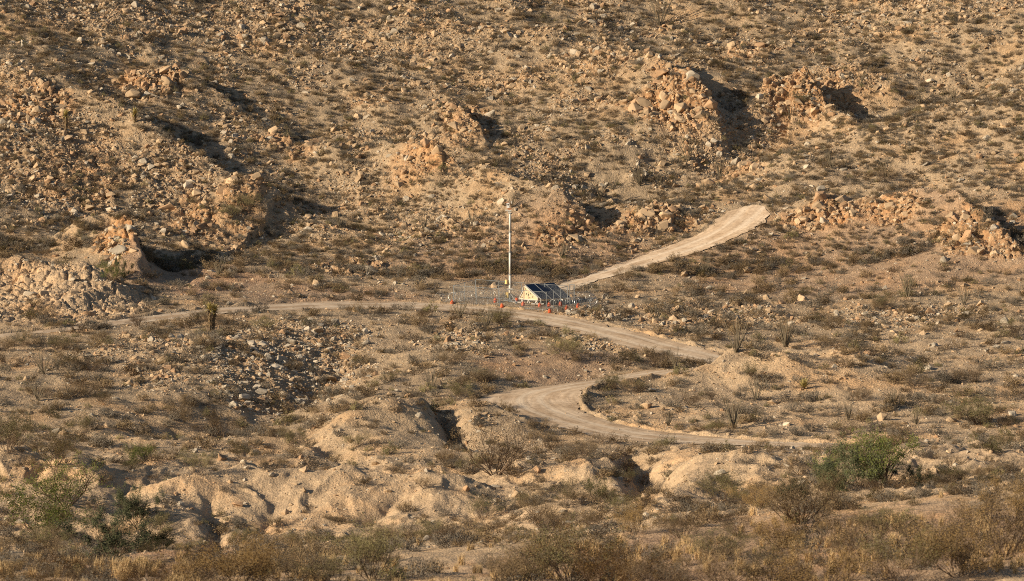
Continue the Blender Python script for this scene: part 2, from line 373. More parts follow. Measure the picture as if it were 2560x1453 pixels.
# ------------------------------------------------------------------ materials
def mat(name, col=(.5, .5, .5), rough=.8, metal=0.0, var=0.0, nscale=3.0, bump=0.0, trans=None, rnd=0.0):
    m = bpy.data.materials.new(name); m.use_nodes = True; nt = m.node_tree; b = nt.nodes["Principled BSDF"]
    b.inputs["Roughness"].default_value = rough; b.inputs["Metallic"].default_value = metal
    b.inputs["Base Color"].default_value = (*col, 1)
    try: b.inputs["Specular IOR Level"].default_value = 0.25
    except KeyError: pass
    if var or rnd:
        tc = nt.nodes.new("ShaderNodeTexCoord"); n = nt.nodes.new("ShaderNodeTexNoise"); n.inputs["Scale"].default_value = nscale; n.inputs["Detail"].default_value = 4
        nt.links.new(tc.outputs["Object"], n.inputs["Vector"])
        oi = nt.nodes.new("ShaderNodeObjectInfo")
        ma = nt.nodes.new("ShaderNodeMath"); ma.operation = 'MULTIPLY_ADD'; ma.inputs[1].default_value = 2 * var; ma.inputs[2].default_value = 1 - var
        nt.links.new(n.outputs["Fac"], ma.inputs[0])
        mb = nt.nodes.new("ShaderNodeMath"); mb.operation = 'MULTIPLY_ADD'; mb.inputs[1].default_value = 2 * rnd; mb.inputs[2].default_value = 1 - rnd
        nt.links.new(oi.outputs["Random"], mb.inputs[0])
        mc = nt.nodes.new("ShaderNodeMath"); mc.operation = 'MULTIPLY'; nt.links.new(ma.outputs[0], mc.inputs[0]); nt.links.new(mb.outputs[0], mc.inputs[1])
        hs = nt.nodes.new("ShaderNodeHueSaturation"); hs.inputs["Color"].default_value = (*col, 1)
        nt.links.new(mc.outputs[0], hs.inputs["Value"])
        nt.links.new(hs.outputs[0], b.inputs["Base Color"])
        if bump:
            bp = nt.nodes.new("ShaderNodeBump"); bp.inputs["Strength"].default_value = bump; bp.inputs["Distance"].default_value = .1
            nt.links.new(n.outputs["Fac"], bp.inputs["Height"]); nt.links.new(bp.outputs[0], b.inputs["Normal"])
    return m
def ramp(nt, stops):
    r = nt.nodes.new("ShaderNodeValToRGB"); e = r.color_ramp.elements
    while len(e) > 1: e.remove(e[-1])
    for k, (p, c) in enumerate(stops):
        q = e[0] if k == 0 else e.new(p); q.position = p; q.color = (*c, 1)
    return r
def mix(nt, fac, a, b, mode='MIX'):
    m = nt.nodes.new("ShaderNodeMix"); m.data_type = 'RGBA'; m.blend_type = mode
    for s, v in ((m.inputs[0], fac), (m.inputs[6], a), (m.inputs[7], b)):
        if isinstance(v, bpy.types.NodeSocket): nt.links.new(v, s)
        elif isinstance(v, tuple): s.default_value = (*v, 1)
        else: s.default_value = v
    return m.outputs[2]

def ground_material():
    m = bpy.data.materials.new("desert_ground"); m.use_nodes = True; nt = m.node_tree; b = nt.nodes["Principled BSDF"]
    b.inputs["Roughness"].default_value = .95; b.inputs["Specular IOR Level"].default_value = .1
    geo = nt.nodes.new("ShaderNodeNewGeometry")
    def noise(scale, det=5, rough=.6):
        n = nt.nodes.new("ShaderNodeTexNoise"); n.inputs["Scale"].default_value = scale; n.inputs["Detail"].default_value = det; n.inputs["Roughness"].default_value = rough
        nt.links.new(geo.outputs["Position"], n.inputs["Vector"]); return n
    def vor(scale):
        n = nt.nodes.new("ShaderNodeTexVoronoi"); n.inputs["Scale"].default_value = scale
        nt.links.new(geo.outputs["Position"], n.inputs["Vector"]); return n
    def attr(nm):
        a = nt.nodes.new("ShaderNodeAttribute"); a.attribute_name = nm; return a.outputs["Fac"]
    n1 = noise(.12); n2 = noise(1.4); n3 = noise(7.0, 6, .7)
    soil = ramp(nt, [(.30, (.31, .232, .15)), (.52, (.385, .292, .192)), (.72, (.455, .352, .24))]); nt.links.new(n2.outputs["Fac"], soil.inputs[0])
    pale = ramp(nt, [(.25, (.445, .325, .205)), (.7, (.545, .41, .27))]); nt.links.new(n2.outputs["Fac"], pale.inputs[0])
    rock = ramp(nt, [(.25, (.27, .145, .07)), (.48, (.42, .245, .125)), (.62, (.50, .33, .18)), (.8, (.38, .29, .20))]); nt.links.new(n2.outputs["Fac"], rock.inputs[0])
    pink = ramp(nt, [(.3, (.30, .185, .12)), (.7, (.42, .275, .185))]); nt.links.new(n2.outputs["Fac"], pink.inputs[0])
    c = mix(nt, attr("pale"), soil.outputs[0], pale.outputs[0])
    c = mix(nt, attr("pink"), c, pink.outputs[0])
    c = mix(nt, attr("outcrop"), c, rock.outputs[0])
    c = mix(nt, attr("slab"), c, (.52, .40, .27))
    # large patches of a greyer and a redder soil
    big = ramp(nt, [(.35, (.86, .86, .88)), (.5, (1, 1, 1)), (.66, (1.12, 1.0, .88))]); nt.links.new(n1.outputs["Fac"], big.inputs[0])
    c = mix(nt, 1.0, c, big.outputs[0], 'MULTIPLY')
    # pebbles: each a spot of its own tone
    v1 = vor(5.5); pr = ramp(nt, [(0, (.80, .785, .77)), (.45, (1, .98, .95)), (.85, (1.0, .96, .92)), (1, (1.38, 1.34, 1.29))])
    sep = nt.nodes.new("ShaderNodeSeparateColor"); nt.links.new(v1.outputs["Color"], sep.inputs[0]); nt.links.new(sep.outputs[0], pr.inputs[0])
    c = mix(nt, .75, c, pr.outputs[0], 'MULTIPLY')
    g = ramp(nt, [(.3, (.78, .78, .78)), (.7, (1.15, 1.15, 1.15))]); nt.links.new(n3.outputs["Fac"], g.inputs[0])
    c = mix(nt, .8, c, g.outputs[0], 'MULTIPLY')
    nt.links.new(c, b.inputs["Base Color"])
    bp = nt.nodes.new("ShaderNodeBump"); bp.inputs["Distance"].default_value = .11; bp.inputs["Strength"].default_value = .8
    add = nt.nodes.new("ShaderNodeMath"); add.operation = 'MULTIPLY_ADD'; add.inputs[1].default_value = -.6
    nt.links.new(v1.outputs["Distance"], add.inputs[0]); nt.links.new(n3.outputs["Fac"], add.inputs[2])
    nt.links.new(add.outputs[0], bp.inputs["Height"])
    v2 = vor(1.9)
    bp2 = nt.nodes.new("ShaderNodeBump"); bp2.inputs["Distance"].default_value = .35
    rk = nt.nodes.new("ShaderNodeMath"); rk.operation = 'MULTIPLY'; rk.inputs[1].default_value = .8; nt.links.new(attr("rocky"), rk.inputs[0])
    nt.links.new(rk.outputs[0], bp2.inputs["Strength"]); nt.links.new(v2.outputs["Distance"], bp2.inputs["Height"]); bp2.invert = True
    nt.links.new(bp.outputs[0], bp2.inputs["Normal"])
    nt.links.new(bp2.outputs[0], b.inputs["Normal"])
    return m
def road_material(pale=1.0):
    m = bpy.data.materials.new("dusty_road"); m.use_nodes = True; nt = m.node_tree; b = nt.nodes["Principled BSDF"]
    b.inputs["Roughness"].default_value = .95; b.inputs["Specular IOR Level"].default_value = .1
    uv = nt.nodes.new("ShaderNodeUVMap"); mp = nt.nodes.new("ShaderNodeMapping"); mp.inputs["Scale"].default_value = (.16, 1.7, 1)
    nt.links.new(uv.outputs[0], mp.inputs[0])
    n = nt.nodes.new("ShaderNodeTexNoise"); n.inputs["Scale"].default_value = 1; n.inputs["Detail"].default_value = 5; nt.links.new(mp.outputs[0], n.inputs["Vector"])
    geo = nt.nodes.new("ShaderNodeNewGeometry"); n2 = nt.nodes.new("ShaderNodeTexNoise"); n2.inputs["Scale"].default_value = 3; n2.inputs["Detail"].default_value = 6; nt.links.new(geo.outputs["Position"], n2.inputs["Vector"])
    r = ramp(nt, [(.32, tuple(q * pale for q in (.44, .33, .225))), (.5, tuple(q * pale for q in (.53, .41, .29))), (.68, tuple(q * pale for q in (.60, .47, .34)))]); nt.links.new(n.outputs["Fac"], r.inputs[0])
    r2 = ramp(nt, [(.3, (.74, .72, .70)), (.52, (1, 1, 1)), (.72, (1.15, 1.13, 1.1))]); nt.links.new(n2.outputs["Fac"], r2.inputs[0])
    sx = nt.nodes.new("ShaderNodeSeparateXYZ"); nt.links.new(uv.outputs[0], sx.inputs[0])
    def mth(op, a, v=None):
        q = nt.nodes.new("ShaderNodeMath"); q.operation = op; nt.links.new(a, q.inputs[0])
        if v is not None:
            if isinstance(v, float): q.inputs[1].default_value = v
            else: nt.links.new(v, q.inputs[1])
        return q.outputs[0]
    wob = mth('MULTIPLY_ADD', n.outputs["Fac"], .9); wob.node.inputs[2].default_value = -.45
    ac = mth('ABSOLUTE', mth('ADD', sx.outputs[1], wob)); rut = mth('ABSOLUTE', mth('SUBTRACT', ac, .95))
    mr = nt.nodes.new("ShaderNodeMapRange"); nt.links.new(rut, mr.inputs[0]); mr.inputs[1].default_value = .12; mr.inputs[2].default_value = .5; mr.inputs[3].default_value = 1; mr.inputs[4].default_value = 0
    rutf = mth('MULTIPLY', mr.outputs[0], n2.outputs["Fac"])
    base = mix(nt, .85, r.outputs[0], r2.outputs[0], 'MULTIPLY')
    n3 = nt.nodes.new("ShaderNodeTexNoise"); n3.inputs["Scale"].default_value = .35; n3.inputs["Detail"].default_value = 3; nt.links.new(geo.outputs["Position"], n3.inputs["Vector"])
    r3 = ramp(nt, [(.38, (.80, .74, .68)), (.6, (1.06, 1.05, 1.04))]); nt.links.new(n3.outputs["Fac"], r3.inputs[0])
    base = mix(nt, .9, base, r3.outputs[0], 'MULTIPLY')
    nt.links.new(mix(nt, rutf, base, (.66 * pale, .55 * pale, .42 * pale)), b.inputs["Base Color"])
    bp = nt.nodes.new("ShaderNodeBump"); bp.inputs["Distance"].default_value = .06; bp.inputs["Strength"].default_value = .9; nt.links.new(n.outputs["Fac"], bp.inputs["Height"]); nt.links.new(bp.outputs[0], b.inputs["Normal"])
    return m

# ------------------------------------------------------------------ mesh helpers
def grid_mesh(name, V, nx, ny):
    me = bpy.data.meshes.new(name); nq = (nx - 1) * (ny - 1)
    i = np.arange((ny - 1)[0] if isinstance(ny, tuple) else ny - 1)[:, None] * nx + np.arange(nx - 1)[None, :]
    q = np.stack([i, i + 1, i + nx + 1, i + nx], -1).reshape(-1).astype(np.int32)
    me.vertices.add(len(V)); me.vertices.foreach_set("co", V.astype(np.float32).ravel())
    me.loops.add(nq * 4); me.loops.foreach_set("vertex_index", q)
    me.polygons.add(nq); me.polygons.foreach_set("loop_start", np.arange(nq, dtype=np.int32) * 4); me.polygons.foreach_set("use_smooth", np.ones(nq, bool))
    me.update(calc_edges=True); return me
def link(name, me, parent=None):
    o = bpy.data.objects.new(name, me); COL.objects.link(o)
    if parent is not None: o.parent = parent
    return o
def tag(o, label=None, cat=None, group=None, kind=None):
    if label: o["label"] = label
    if cat: o["category"] = cat
    if group: o["group"] = group
    if kind: o["kind"] = kind
    return o
def empty(name, loc, rz=0.0):
    o = bpy.data.objects.new(name, None); COL.objects.link(o); o.location = loc; o.rotation_euler = (0, 0, rz); o.empty_display_size = .3; return o

GROUND = ground_material(); ROADM = road_material(); TRACKM = road_material(1.2)
me = grid_mesh("terrain", np.stack([GX, GY, H], -1).reshape(-1, 3), NX, NY)
for nm, arr in (("pale", PALE), ("pink", PINK), ("outcrop", np.clip(OUT * .9 + np.clip(ROCKY - .5, 0, 1) * .5, 0, 1)), ("rocky", ROCKY), ("slab", slab * .8)):
    a = me.attributes.new(nm, 'FLOAT', 'POINT'); a.data.foreach_set("value", arr.astype(np.float32).ravel())
me.materials.append(GROUND)
tag(link("terrain", me), "rocky desert hillside and pale eroded soil below it", None, kind="structure")
for ri, (nm, P, w0) in enumerate(roads):
    W = road_w(ri, len(P)); K = 9; n = len(P)
    # resample finely along the line
    s = np.r_[0, np.cumsum(np.linalg.norm(np.diff(P[:, :2], axis=0), axis=1))]; ss = np.arange(0, s[-1], .5)
    C = np.stack([np.interp(ss, s, P[:, k]) for k in range(3)], 1); Wd = np.interp(ss, s, W)
    Tn = np.gradient(C[:, :2], axis=0); Tn /= np.linalg.norm(Tn, axis=1)[:, None] + 1e-9
    Tn = np.stack([np.convolve(np.pad(Tn[:, k], 4, mode='edge'), np.ones(9) / 9, 'valid') for k in (0, 1)], 1)
    N = np.stack([-Tn[:, 1], Tn[:, 0]], 1)
    off = np.linspace(-1, 1, K)[None, :] * (Wd[:, None] / 2 + .05 + (.45 * fbm(ss * 1.0, ss * 0 + ri * 7.3, 1.6, 4, 77, .7) + .22 * np.sin(ss * .31 + ri))[:, None] * np.abs(np.linspace(-1, 1, K))[None, :])
    X = C[:, 0:1] + N[:, 0:1] * off; Y = C[:, 1:2] + N[:, 1:2] * off
    tr = -0.05 * (np.exp(-((np.abs(off) - .95) / .3) ** 2))
    Z = C[:, 2:3] + tr - .02 + (.08, .055, .03)[ri] * off + fbm(X, Y, 2.5, 3, 4) * .03
    me = grid_mesh("road", np.stack([X, Y, Z], -1).reshape(-1, 3), K, len(ss))
    uvl = me.uv_layers.new(name="UVMap"); li = np.zeros(len(me.loops), np.int32); me.loops.foreach_get("vertex_index", li)
    uvs = np.stack([(li // K) * .5, off.reshape(-1)[li]], 1).astype(np.float32); uvl.data.foreach_set("uv", uvs.ravel())
    me.materials.append(TRACKM if ri == 2 else ROADM)
    tag(link("road", me), ["graded dirt road curving past the fenced compound", "pale dirt road bending back on itself below the hillside", "rutted pale track climbing the slope behind the compound"][ri], None, kind="structure")
print("terrain mesh", round(time.time() - T0, 1))

class MB:
    def __init__(s): s.v = []; s.f = []; s.m = []
    def add(s, vs, fs, mi=0):
        b = len(s.v); s.v.extend([tuple(p) for p in vs]); s.f.extend([tuple(b + i for i in f) for f in fs]); s.m.extend([mi] * len(fs))
    def tube(s, p, q, r0, r1=None, n=6, mi=0, cap=True):
        r1 = r0 if r1 is None else r1; p = Vector(p); q = Vector(q); d = q - p
        if d.length < 1e-6: return
        d.normalize(); a = d.orthogonal().normalized(); b = d.cross(a)
        vs = [p + (a * math.cos(2 * math.pi * k / n) + b * math.sin(2 * math.pi * k / n)) * r0 for k in range(n)] + [q + (a * math.cos(2 * math.pi * k / n) + b * math.sin(2 * math.pi * k / n)) * r1 for k in range(n)]
        fs = [(k, (k + 1) % n, n + (k + 1) % n, n + k) for k in range(n)]
        if cap: fs += [tuple(range(n))[::-1], tuple(range(n, 2 * n))]
        s.add(vs, fs, mi)
    def path(s, pts, r0, r1=None, n=3, mi=0):
        r1 = r0 if r1 is None else r1; m = len(pts)
        pts = [Vector(p) for p in pts]; b0 = len(s.v); ref = None; vs = []
        for k, p in enumerate(pts):
            d = (pts[min(k + 1, m - 1)] - pts[max(k - 1, 0)]).normalized()
            a = d.orthogonal().normalized() if ref is None else (ref - d * ref.dot(d)).normalized()
            ref = a; b = d.cross(a); r = r0 + (r1 - r0) * k / (m - 1)
            vs += [p + (a * math.cos(2 * math.pi * j / n) + b * math.sin(2 * math.pi * j / n)) * r for j in range(n)]
        fs = [(k * n + j, k * n + (j + 1) % n, (k + 1) * n + (j + 1) % n, (k + 1) * n + j) for k in range(m - 1) for j in range(n)]
        s.add(vs, fs, mi)
    def box(s, c, size, M=None, mi=0):
        x, y, z = [q / 2 for q in size]; vs = [Vector((a * x, b * y, d * z)) for d in (-1, 1) for b in (-1, 1) for a in (-1, 1)]
        vs = [(M @ p if M is not None else p) + Vector(c) for p in vs]
        s.add(vs, [(0, 2, 3, 1), (4, 5, 7, 6), (0, 1, 5, 4), (2, 6, 7, 3), (0, 4, 6, 2), (1, 3, 7, 5)], mi)
    def prism(s, poly, d, mi=0):
        """poly: list of 3D points, extruded by vector d"""
        n = len(poly); d = Vector(d); vs = [Vector(p) for p in poly] + [Vector(p) + d for p in poly]
        s.add(vs, [tuple(range(n))[::-1], tuple(range(n, 2 * n))] + [(k, (k + 1) % n, n + (k + 1) % n, n + k) for k in range(n)], mi)
    def mesh(s, name, mats, smooth=False):
        me = bpy.data.meshes.new(name); me.from_pydata(s.v, [], s.f)
        for m in (mats if isinstance(mats, (list, tuple)) else [mats]): me.materials.append(m)
        me.polygons.foreach_set("material_index", s.m)
        if smooth: me.polygons.foreach_set("use_smooth", [True] * len(s.f))
        me.update(); return me
    def build(s, name, mats, parent=None, smooth=False): return link(name, s.mesh(name, mats, smooth), parent)

# ------------------------------------------------------------------ prototypes: rocks
def rock_mesh(seed, m, round_=False, flat=.75):
    r = random.Random(seed); bm = bmesh.new(); n = 20 if round_ else 12
    sx, sy, sz = r.uniform(.8, 1.25), r.uniform(.7, 1.1), r.uniform(.55, .95) * flat / .75
    for k in range(n):
        v = Vector((r.gauss(0, 1), r.gauss(0, 1), r.gauss(0, 1))).normalized() * (r.uniform(.88, 1.05) if round_ else r.uniform(.7, 1.15))
        bm.verts.new((v.x * sx * .5, v.y * sy * .5, v.z * sz * .5))
    res = bmesh.ops.convex_hull(bm, input=bm.verts)
    bmesh.ops.delete(bm, geom=[e for e in res["geom_interior"] if isinstance(e, bmesh.types.BMVert)], context='VERTS')
    if not round_: bmesh.ops.dissolve_limit(bm, angle_limit=R(9), verts=bm.verts, edges=bm.edges)
    bmesh.ops.bevel(bm, geom=list(bm.edges), offset=.03 if not round_ else .02, segments=1, affect='EDGES', clamp_overlap=True)
    bmesh.ops.triangulate(bm, faces=bm.faces)
    me = bpy.data.meshes.new("boulder"); bm.to_mesh(me); bm.free(); me.materials.append(m)
    return me
ROCKC = {"tan": (.42, .30, .185), "rusty": (.37, .235, .135), "pale grey": (.42, .355, .27)}
def rock_material(nm, c):
    m = mat("rock_" + nm.replace(" ", "_"), c, .9, 0, .38, 2.2, .6, rnd=.22); return m
RM = {k: rock_material(k, c) for k, c in ROCKC.items()}
ROCKS = {k: [rock_mesh(10 * i + j, RM[k], round_=(j % 3 == 2)) for j in range(7)] for i, k in enumerate(RM)}

# ------------------------------------------------------------------ prototypes: plants
def leafmat(nm, c, rnd=.25):
    m = mat(nm, c, .8, 0, .25, 3, 0, rnd=rnd); return m
WOOD = mat("twig_wood", (.15, .105, .07), .9, 0, .2, 5, 0, rnd=.25)
GREYW = mat("grey_twig", (.20, .165, .125), .9, 0, .2, 5, 0, rnd=.3)
LEAF = {"brown": leafmat("leaf_brown", (.185, .13, .068)), "olive": leafmat("leaf_olive", (.165, .142, .062)), "green": leafmat("leaf_green", (.135, .155, .035)),
        "dark": leafmat("leaf_dark", (.07, .078, .036)), "gold": leafmat("leaf_gold", (.24, .155, .06)), "grey": leafmat("leaf_grey", (.14, .12, .092))}
STRAW = mat("straw", (.52, .37, .19), .8, 0, .2, 3, 0, rnd=.25)
def grow(mb, r, p, d, L, rad, depth, spread, tips, up=.15, nseg=3, wi=0, kids=(2, 4)):
    pts = [p]; q = p.copy(); dd = d.copy()
    for k in range(nseg):
        dd = (dd + Vector((r.gauss(0, .16), r.gauss(0, .16), r.gauss(0, .10) + up * .3))).normalized()
        q = q + dd * (L / nseg); pts.append(q.copy())
    mb.path(pts, rad, rad * .55, 3, wi)
    if depth == 0: tips.append((pts[-1], dd)); tips.append((pts[-2], dd)); return
    for k in range(r.randint(*kids)):
        base = pts[r.randint(max(1, nseg - 2), nseg)]
        nd = (dd + Vector((r.gauss(0, spread), r.gauss(0, spread), r.gauss(0, spread * .7) + up))).normalized()
        grow(mb, r, base, nd, L * r.uniform(.55, .85), rad * .55, depth - 1, spread, tips, up, nseg, wi, kids)
def leaves(mb, r, tips, per, size, jit, mi, long=1.6):
    for p, d in tips:
        for k in range(per):
            c = p + Vector((r.gauss(0, jit), r.gauss(0, jit), r.gauss(0, jit)))
            if c.z < .02: c.z = .02
            a = Vector((r.gauss(0, 1), r.gauss(0, 1), r.gauss(0, 1))).normalized(); b = a.orthogonal().normalized(); s = size * r.uniform(.6, 1.3)
            mb.add([c - a * s * long * .5, c - b * s * .5, c + a * s * long * .5, c + b * s * .5], [(0, 1, 2, 3)], mi)
def bush(seed, w, h, stems, depth, rad, spread, per, size, jit, leafkey, wood=None, up=.12, kids=(2, 4), split=False, tilt=(.2, 1.0), lean=0):
    """a many-stemmed bush, w wide and h tall; split: (stems, crown) meshes"""
    r = random.Random(seed); mb = MB(); tips = []
    for k in range(stems):
        a = 2 * math.pi * k / stems + r.uniform(-.4, .4); t = r.uniform(*tilt)
        d = Vector((math.cos(a) * t + lean, math.sin(a) * t, 1)).normalized()
        grow(mb, r, Vector((math.cos(a) * .04, math.sin(a) * .04, -.05)), d, r.uniform(.35, .5), rad, depth, spread, tips, up, 3, 0, kids)
    V = np.array(mb.v); wx_ = np.percentile(np.abs(V[:, :2]), 97) * 2; hz = np.percentile(V[:, 2], 98)
    sx, sz = w / wx_, h / hz
    mb.v = [(x * sx, y * sx, z * sz) for x, y, z in mb.v]
    tips = [(Vector((p.x * sx, p.y * sx, p.z * sz)), d) for p, d in tips]
    lm = mb if not split else MB()
    leaves(lm, r, tips, per, size, jit, 0 if split else 1)
    if split: return mb.mesh("stems", wood or WOOD), lm.mesh("crown", LEAF[leafkey])
    return mb.mesh("shrub", [wood or WOOD, LEAF[leafkey]])
DRY = []
for k in range(9):
    key = ["grey", "brown", "brown", "grey", "olive", "brown", "grey", "brown", "grey"][k]
    DRY.append((["grey", "brown", "brown", "grey", "olive", "brown", "grey", "brown", "grey"][k],
                bush(100 + k, 1.1, .62, 10, 1, .014, .55, 9, .042, .075, key, GREYW if key == "grey" else WOOD, .06, (3, 5), tilt=(.4, 1.8))))
def ocotillo_mesh(seed):
    r = random.Random(seed); mb = MB()
    for k in range(r.randint(13, 19)):
        a = r.uniform(0, 2 * math.pi); t = r.uniform(.08, .62); L = r.uniform(1.7, 2.7); pts = []
        for j in range(6):
            s = j / 5; rr = .06 + L * s * t * (1 - .25 * s * t); pts.append((math.cos(a) * rr + r.gauss(0, .015), math.sin(a) * rr + r.gauss(0, .015), -.05 + L * s * (1 - .12 * s)))
        mb.path(pts, .034, .016, 4, 0)
    return mb.mesh("ocotillo", mat("ocotillo_stem_%d" % seed, (.17, .14, .095), .9, 0, .2, 6))
OCO = [ocotillo_mesh(s) for s in range(4)]
def grass_mesh(seed):
    r = random.Random(seed); mb = MB()
    for k in range(60):
        a = r.uniform(0, 6.28); t = r.uniform(.05, .6); L = r.uniform(.35, .8); b = Vector((r.gauss(0, .09), r.gauss(0, .09), -.02))
        m1 = b + Vector((math.cos(a) * t * L * .4, math.sin(a) * t * L * .4, L * .6)); e = b + Vector((math.cos(a) * t * L, math.sin(a) * t * L, L))
        sd = Vector((-math.sin(a), math.cos(a), 0)) * .012
        mb.add([b - sd, b + sd, m1 + sd * .8, m1 - sd * .8], [(0, 1, 2, 3)]); mb.add([m1 - sd * .8, m1 + sd * .8, e], [(0, 1, 2)])
    return mb.mesh("grass", STRAW)
GRASS = [grass_mesh(s) for s in range(5)]
print("prototypes", round(time.time() - T0, 1))

# ------------------------------------------------------------------ wording: where a thing stands
MARKS = [("high on the hillside at its upper left", 200, 60), ("in the boulder field high up left of centre", 640, 50), ("high on the slope above the mast", 1150, 60), ("above the two rock knolls", 1650, 60),
         ("in the far top right of the slope", 2350, 60), ("on the left spur above its long shadow", 90, 240), ("by the slanting slabs on the upper left", 400, 190), ("in the dark gully on the upper left", 640, 270),
         ("on the bare slope between the two spurs", 850, 330), ("on the jutting slabs up and left of the mast", 1150, 290), ("on the open slope above the mast", 1380, 280), ("on the left rock knoll", 1690, 240), ("on the right rock knoll", 2010, 200),
         ("in the boulder spill under the knolls", 1800, 320), ("on the upper right slope", 2350, 260), ("on the left flank under the long shadow", 150, 430), ("along the long shadowed crest", 450, 400),
         ("by the green patch in the left ravine", 600, 510), ("on the slope left of the mast", 950, 560), ("at the shaded foot of the middle spur", 1420, 490), ("in the valley under the knolls", 1650, 430), ("on the smooth right slope", 2150, 400),
         ("on the right slope at the picture edge", 2480, 400), ("at the shaded ravine mouth on the left", 320, 590), ("on the pale slabs at far left", 130, 720), ("on the dark flat beside the green bush", 500, 700),
         ("behind the compound on the left", 950, 690), ("between the mast and the white track", 1480, 600), ("beside the climbing white track", 1720, 650), ("on the orange ledge right of the track top", 2100, 530), ("by the stacked outcrop at far right", 2450, 570),
         ("on the brown slope right of the track", 2050, 690), ("on the brown slope near the right edge", 2430, 700), ("in the boulder patch right of the compound", 1750, 790), ("in the boulder row further right", 2250, 790),
         ("below the dirt road at far left", 120, 880), ("around the tall yucca", 500, 840), ("in the rubble below the road", 760, 900), ("just below the road in front of the compound", 1150, 850), ("inside the bend of the upper road", 1480, 860),
         ("on the bare pink patch above the bend", 1350, 920), ("on the slope beyond the road end", 1900, 900), ("on the pale slope at mid right", 2200, 950), ("on the pale slope by the right edge", 2480, 950),
         ("on the brushy slope at lower left", 200, 1020), ("at the foot of the rubble ravine", 620, 1010), ("on the pale mound left of the hairpin", 980, 1070), ("below the hairpin bend", 1300, 1100), ("above the lower road", 1800, 1040), ("on the slope above the lower road at right", 2250, 1060),
         ("near the dark trees at far left", 80, 1150), ("between the trees and the pale mound", 420, 1140), ("on the long pale bluff", 800, 1240), ("among the gullies under the hairpin", 1500, 1180), ("on the bluff under the lower road", 1850, 1180), ("by the big green trees at right", 2250, 1180),
         ("by the bright green tree at lower left", 150, 1300), ("on the pale slope behind the front grass", 550, 1330), ("in front of the pale bluff", 1050, 1320), ("in the wash at the middle bottom", 1450, 1300), ("in the wash at lower right", 1950, 1290), ("on the sandy rise at lower right", 2400, 1300),
         ("in the front brush at bottom left", 250, 1420), ("in the front brush left of centre", 750, 1420), ("on the sand at the bottom centre", 1150, 1420), ("in the front brush right of centre", 1600, 1410), ("in the front brush toward the right", 2000, 1410), ("in the front brush at bottom right", 2400, 1420)]
MK = np.array([(m[1], m[2]) for m in MARKS], float)
def where(u, v):
    d = ((MK[:, 0] - u) * .8) ** 2 + (MK[:, 1] - v) ** 2; return MARKS[int(d.argmin())][0]
ORD = ["leftmost", "second", "third", "fourth", "fifth", "sixth", "seventh", "eighth", "ninth", "tenth", "eleventh", "twelfth", "thirteenth", "fourteenth"]
def label_all(items):
    """items: (object, words, u, v); equal wordings are told apart from left to right"""
    by = {}
    for o, w, u, v in items: by.setdefault(w + " " + where(u, v), []).append((u, o))
    for w, lst in by.items():
        lst.sort(key=lambda t: t[0])
        if len(lst) == 1: lst[0][1]["label"] = w; continue
        for k, (u, o) in enumerate(lst):
            o["label"] = ("leftmost " + w) if k == 0 else ("rightmost " + w) if k == len(lst) - 1 else (ORD[min(k, 13)] + " from left, " + w)

# ------------------------------------------------------------------ scatter
def inframe(n, y0, y1, density, margin=1.12):
    """random ground points over the part of the land the picture can see (and a margin)"""
    y = y0 + (y1 - y0) * rng.random(n); hw = y * (1280 / F) * margin
    # uniform over area: accept by width
    keep = rng.random(n) < (hw / (y1 * (1280 / F) * margin)); y = y[keep]; hw = hw[keep]
    x = (rng.random(len(y)) * 2 - 1) * hw
    return x, y
def area(y0, y1, margin=1.12): return (y1 * y1 - y0 * y0) * (1280 / F) * margin
SAND = Land(np.clip(blob([(1130, 1400, 170, 22, 1), (1600, 1325, 150, 14, .9), (1750, 1345, 200, 16, .8), (2430, 1270, 190, 30, .8), (2150, 1300, 120, 16, .7), (1500, 1440, 120, 10, .5), (2300, 1430, 150, 15, .7), (430, 1400, 130, 14, .8), (2000, 1420, 100, 12, .6)]), 0, 1))
def sample(density, y0=330, y1=700, fn=None, clear=.4):
    n = int(density * 2 * (y1 - y0) * y1 * (1280 / F) * 1.12)
    x, y = inframe(n, y0, y1, density)
    k = CLEAR(x, y) > clear
    if fn is not None: k &= rng.random(len(x)) < fn(x, y)
    return x[k], y[k]
def visible(x, y, z, tol=1.0):
    u, v = project(x, y, z); P = cast(u, v); return (P[:, 1] > y - tol) & (u > -5) & (u < 2565) & (v > -5) & (v < 1458), u, v

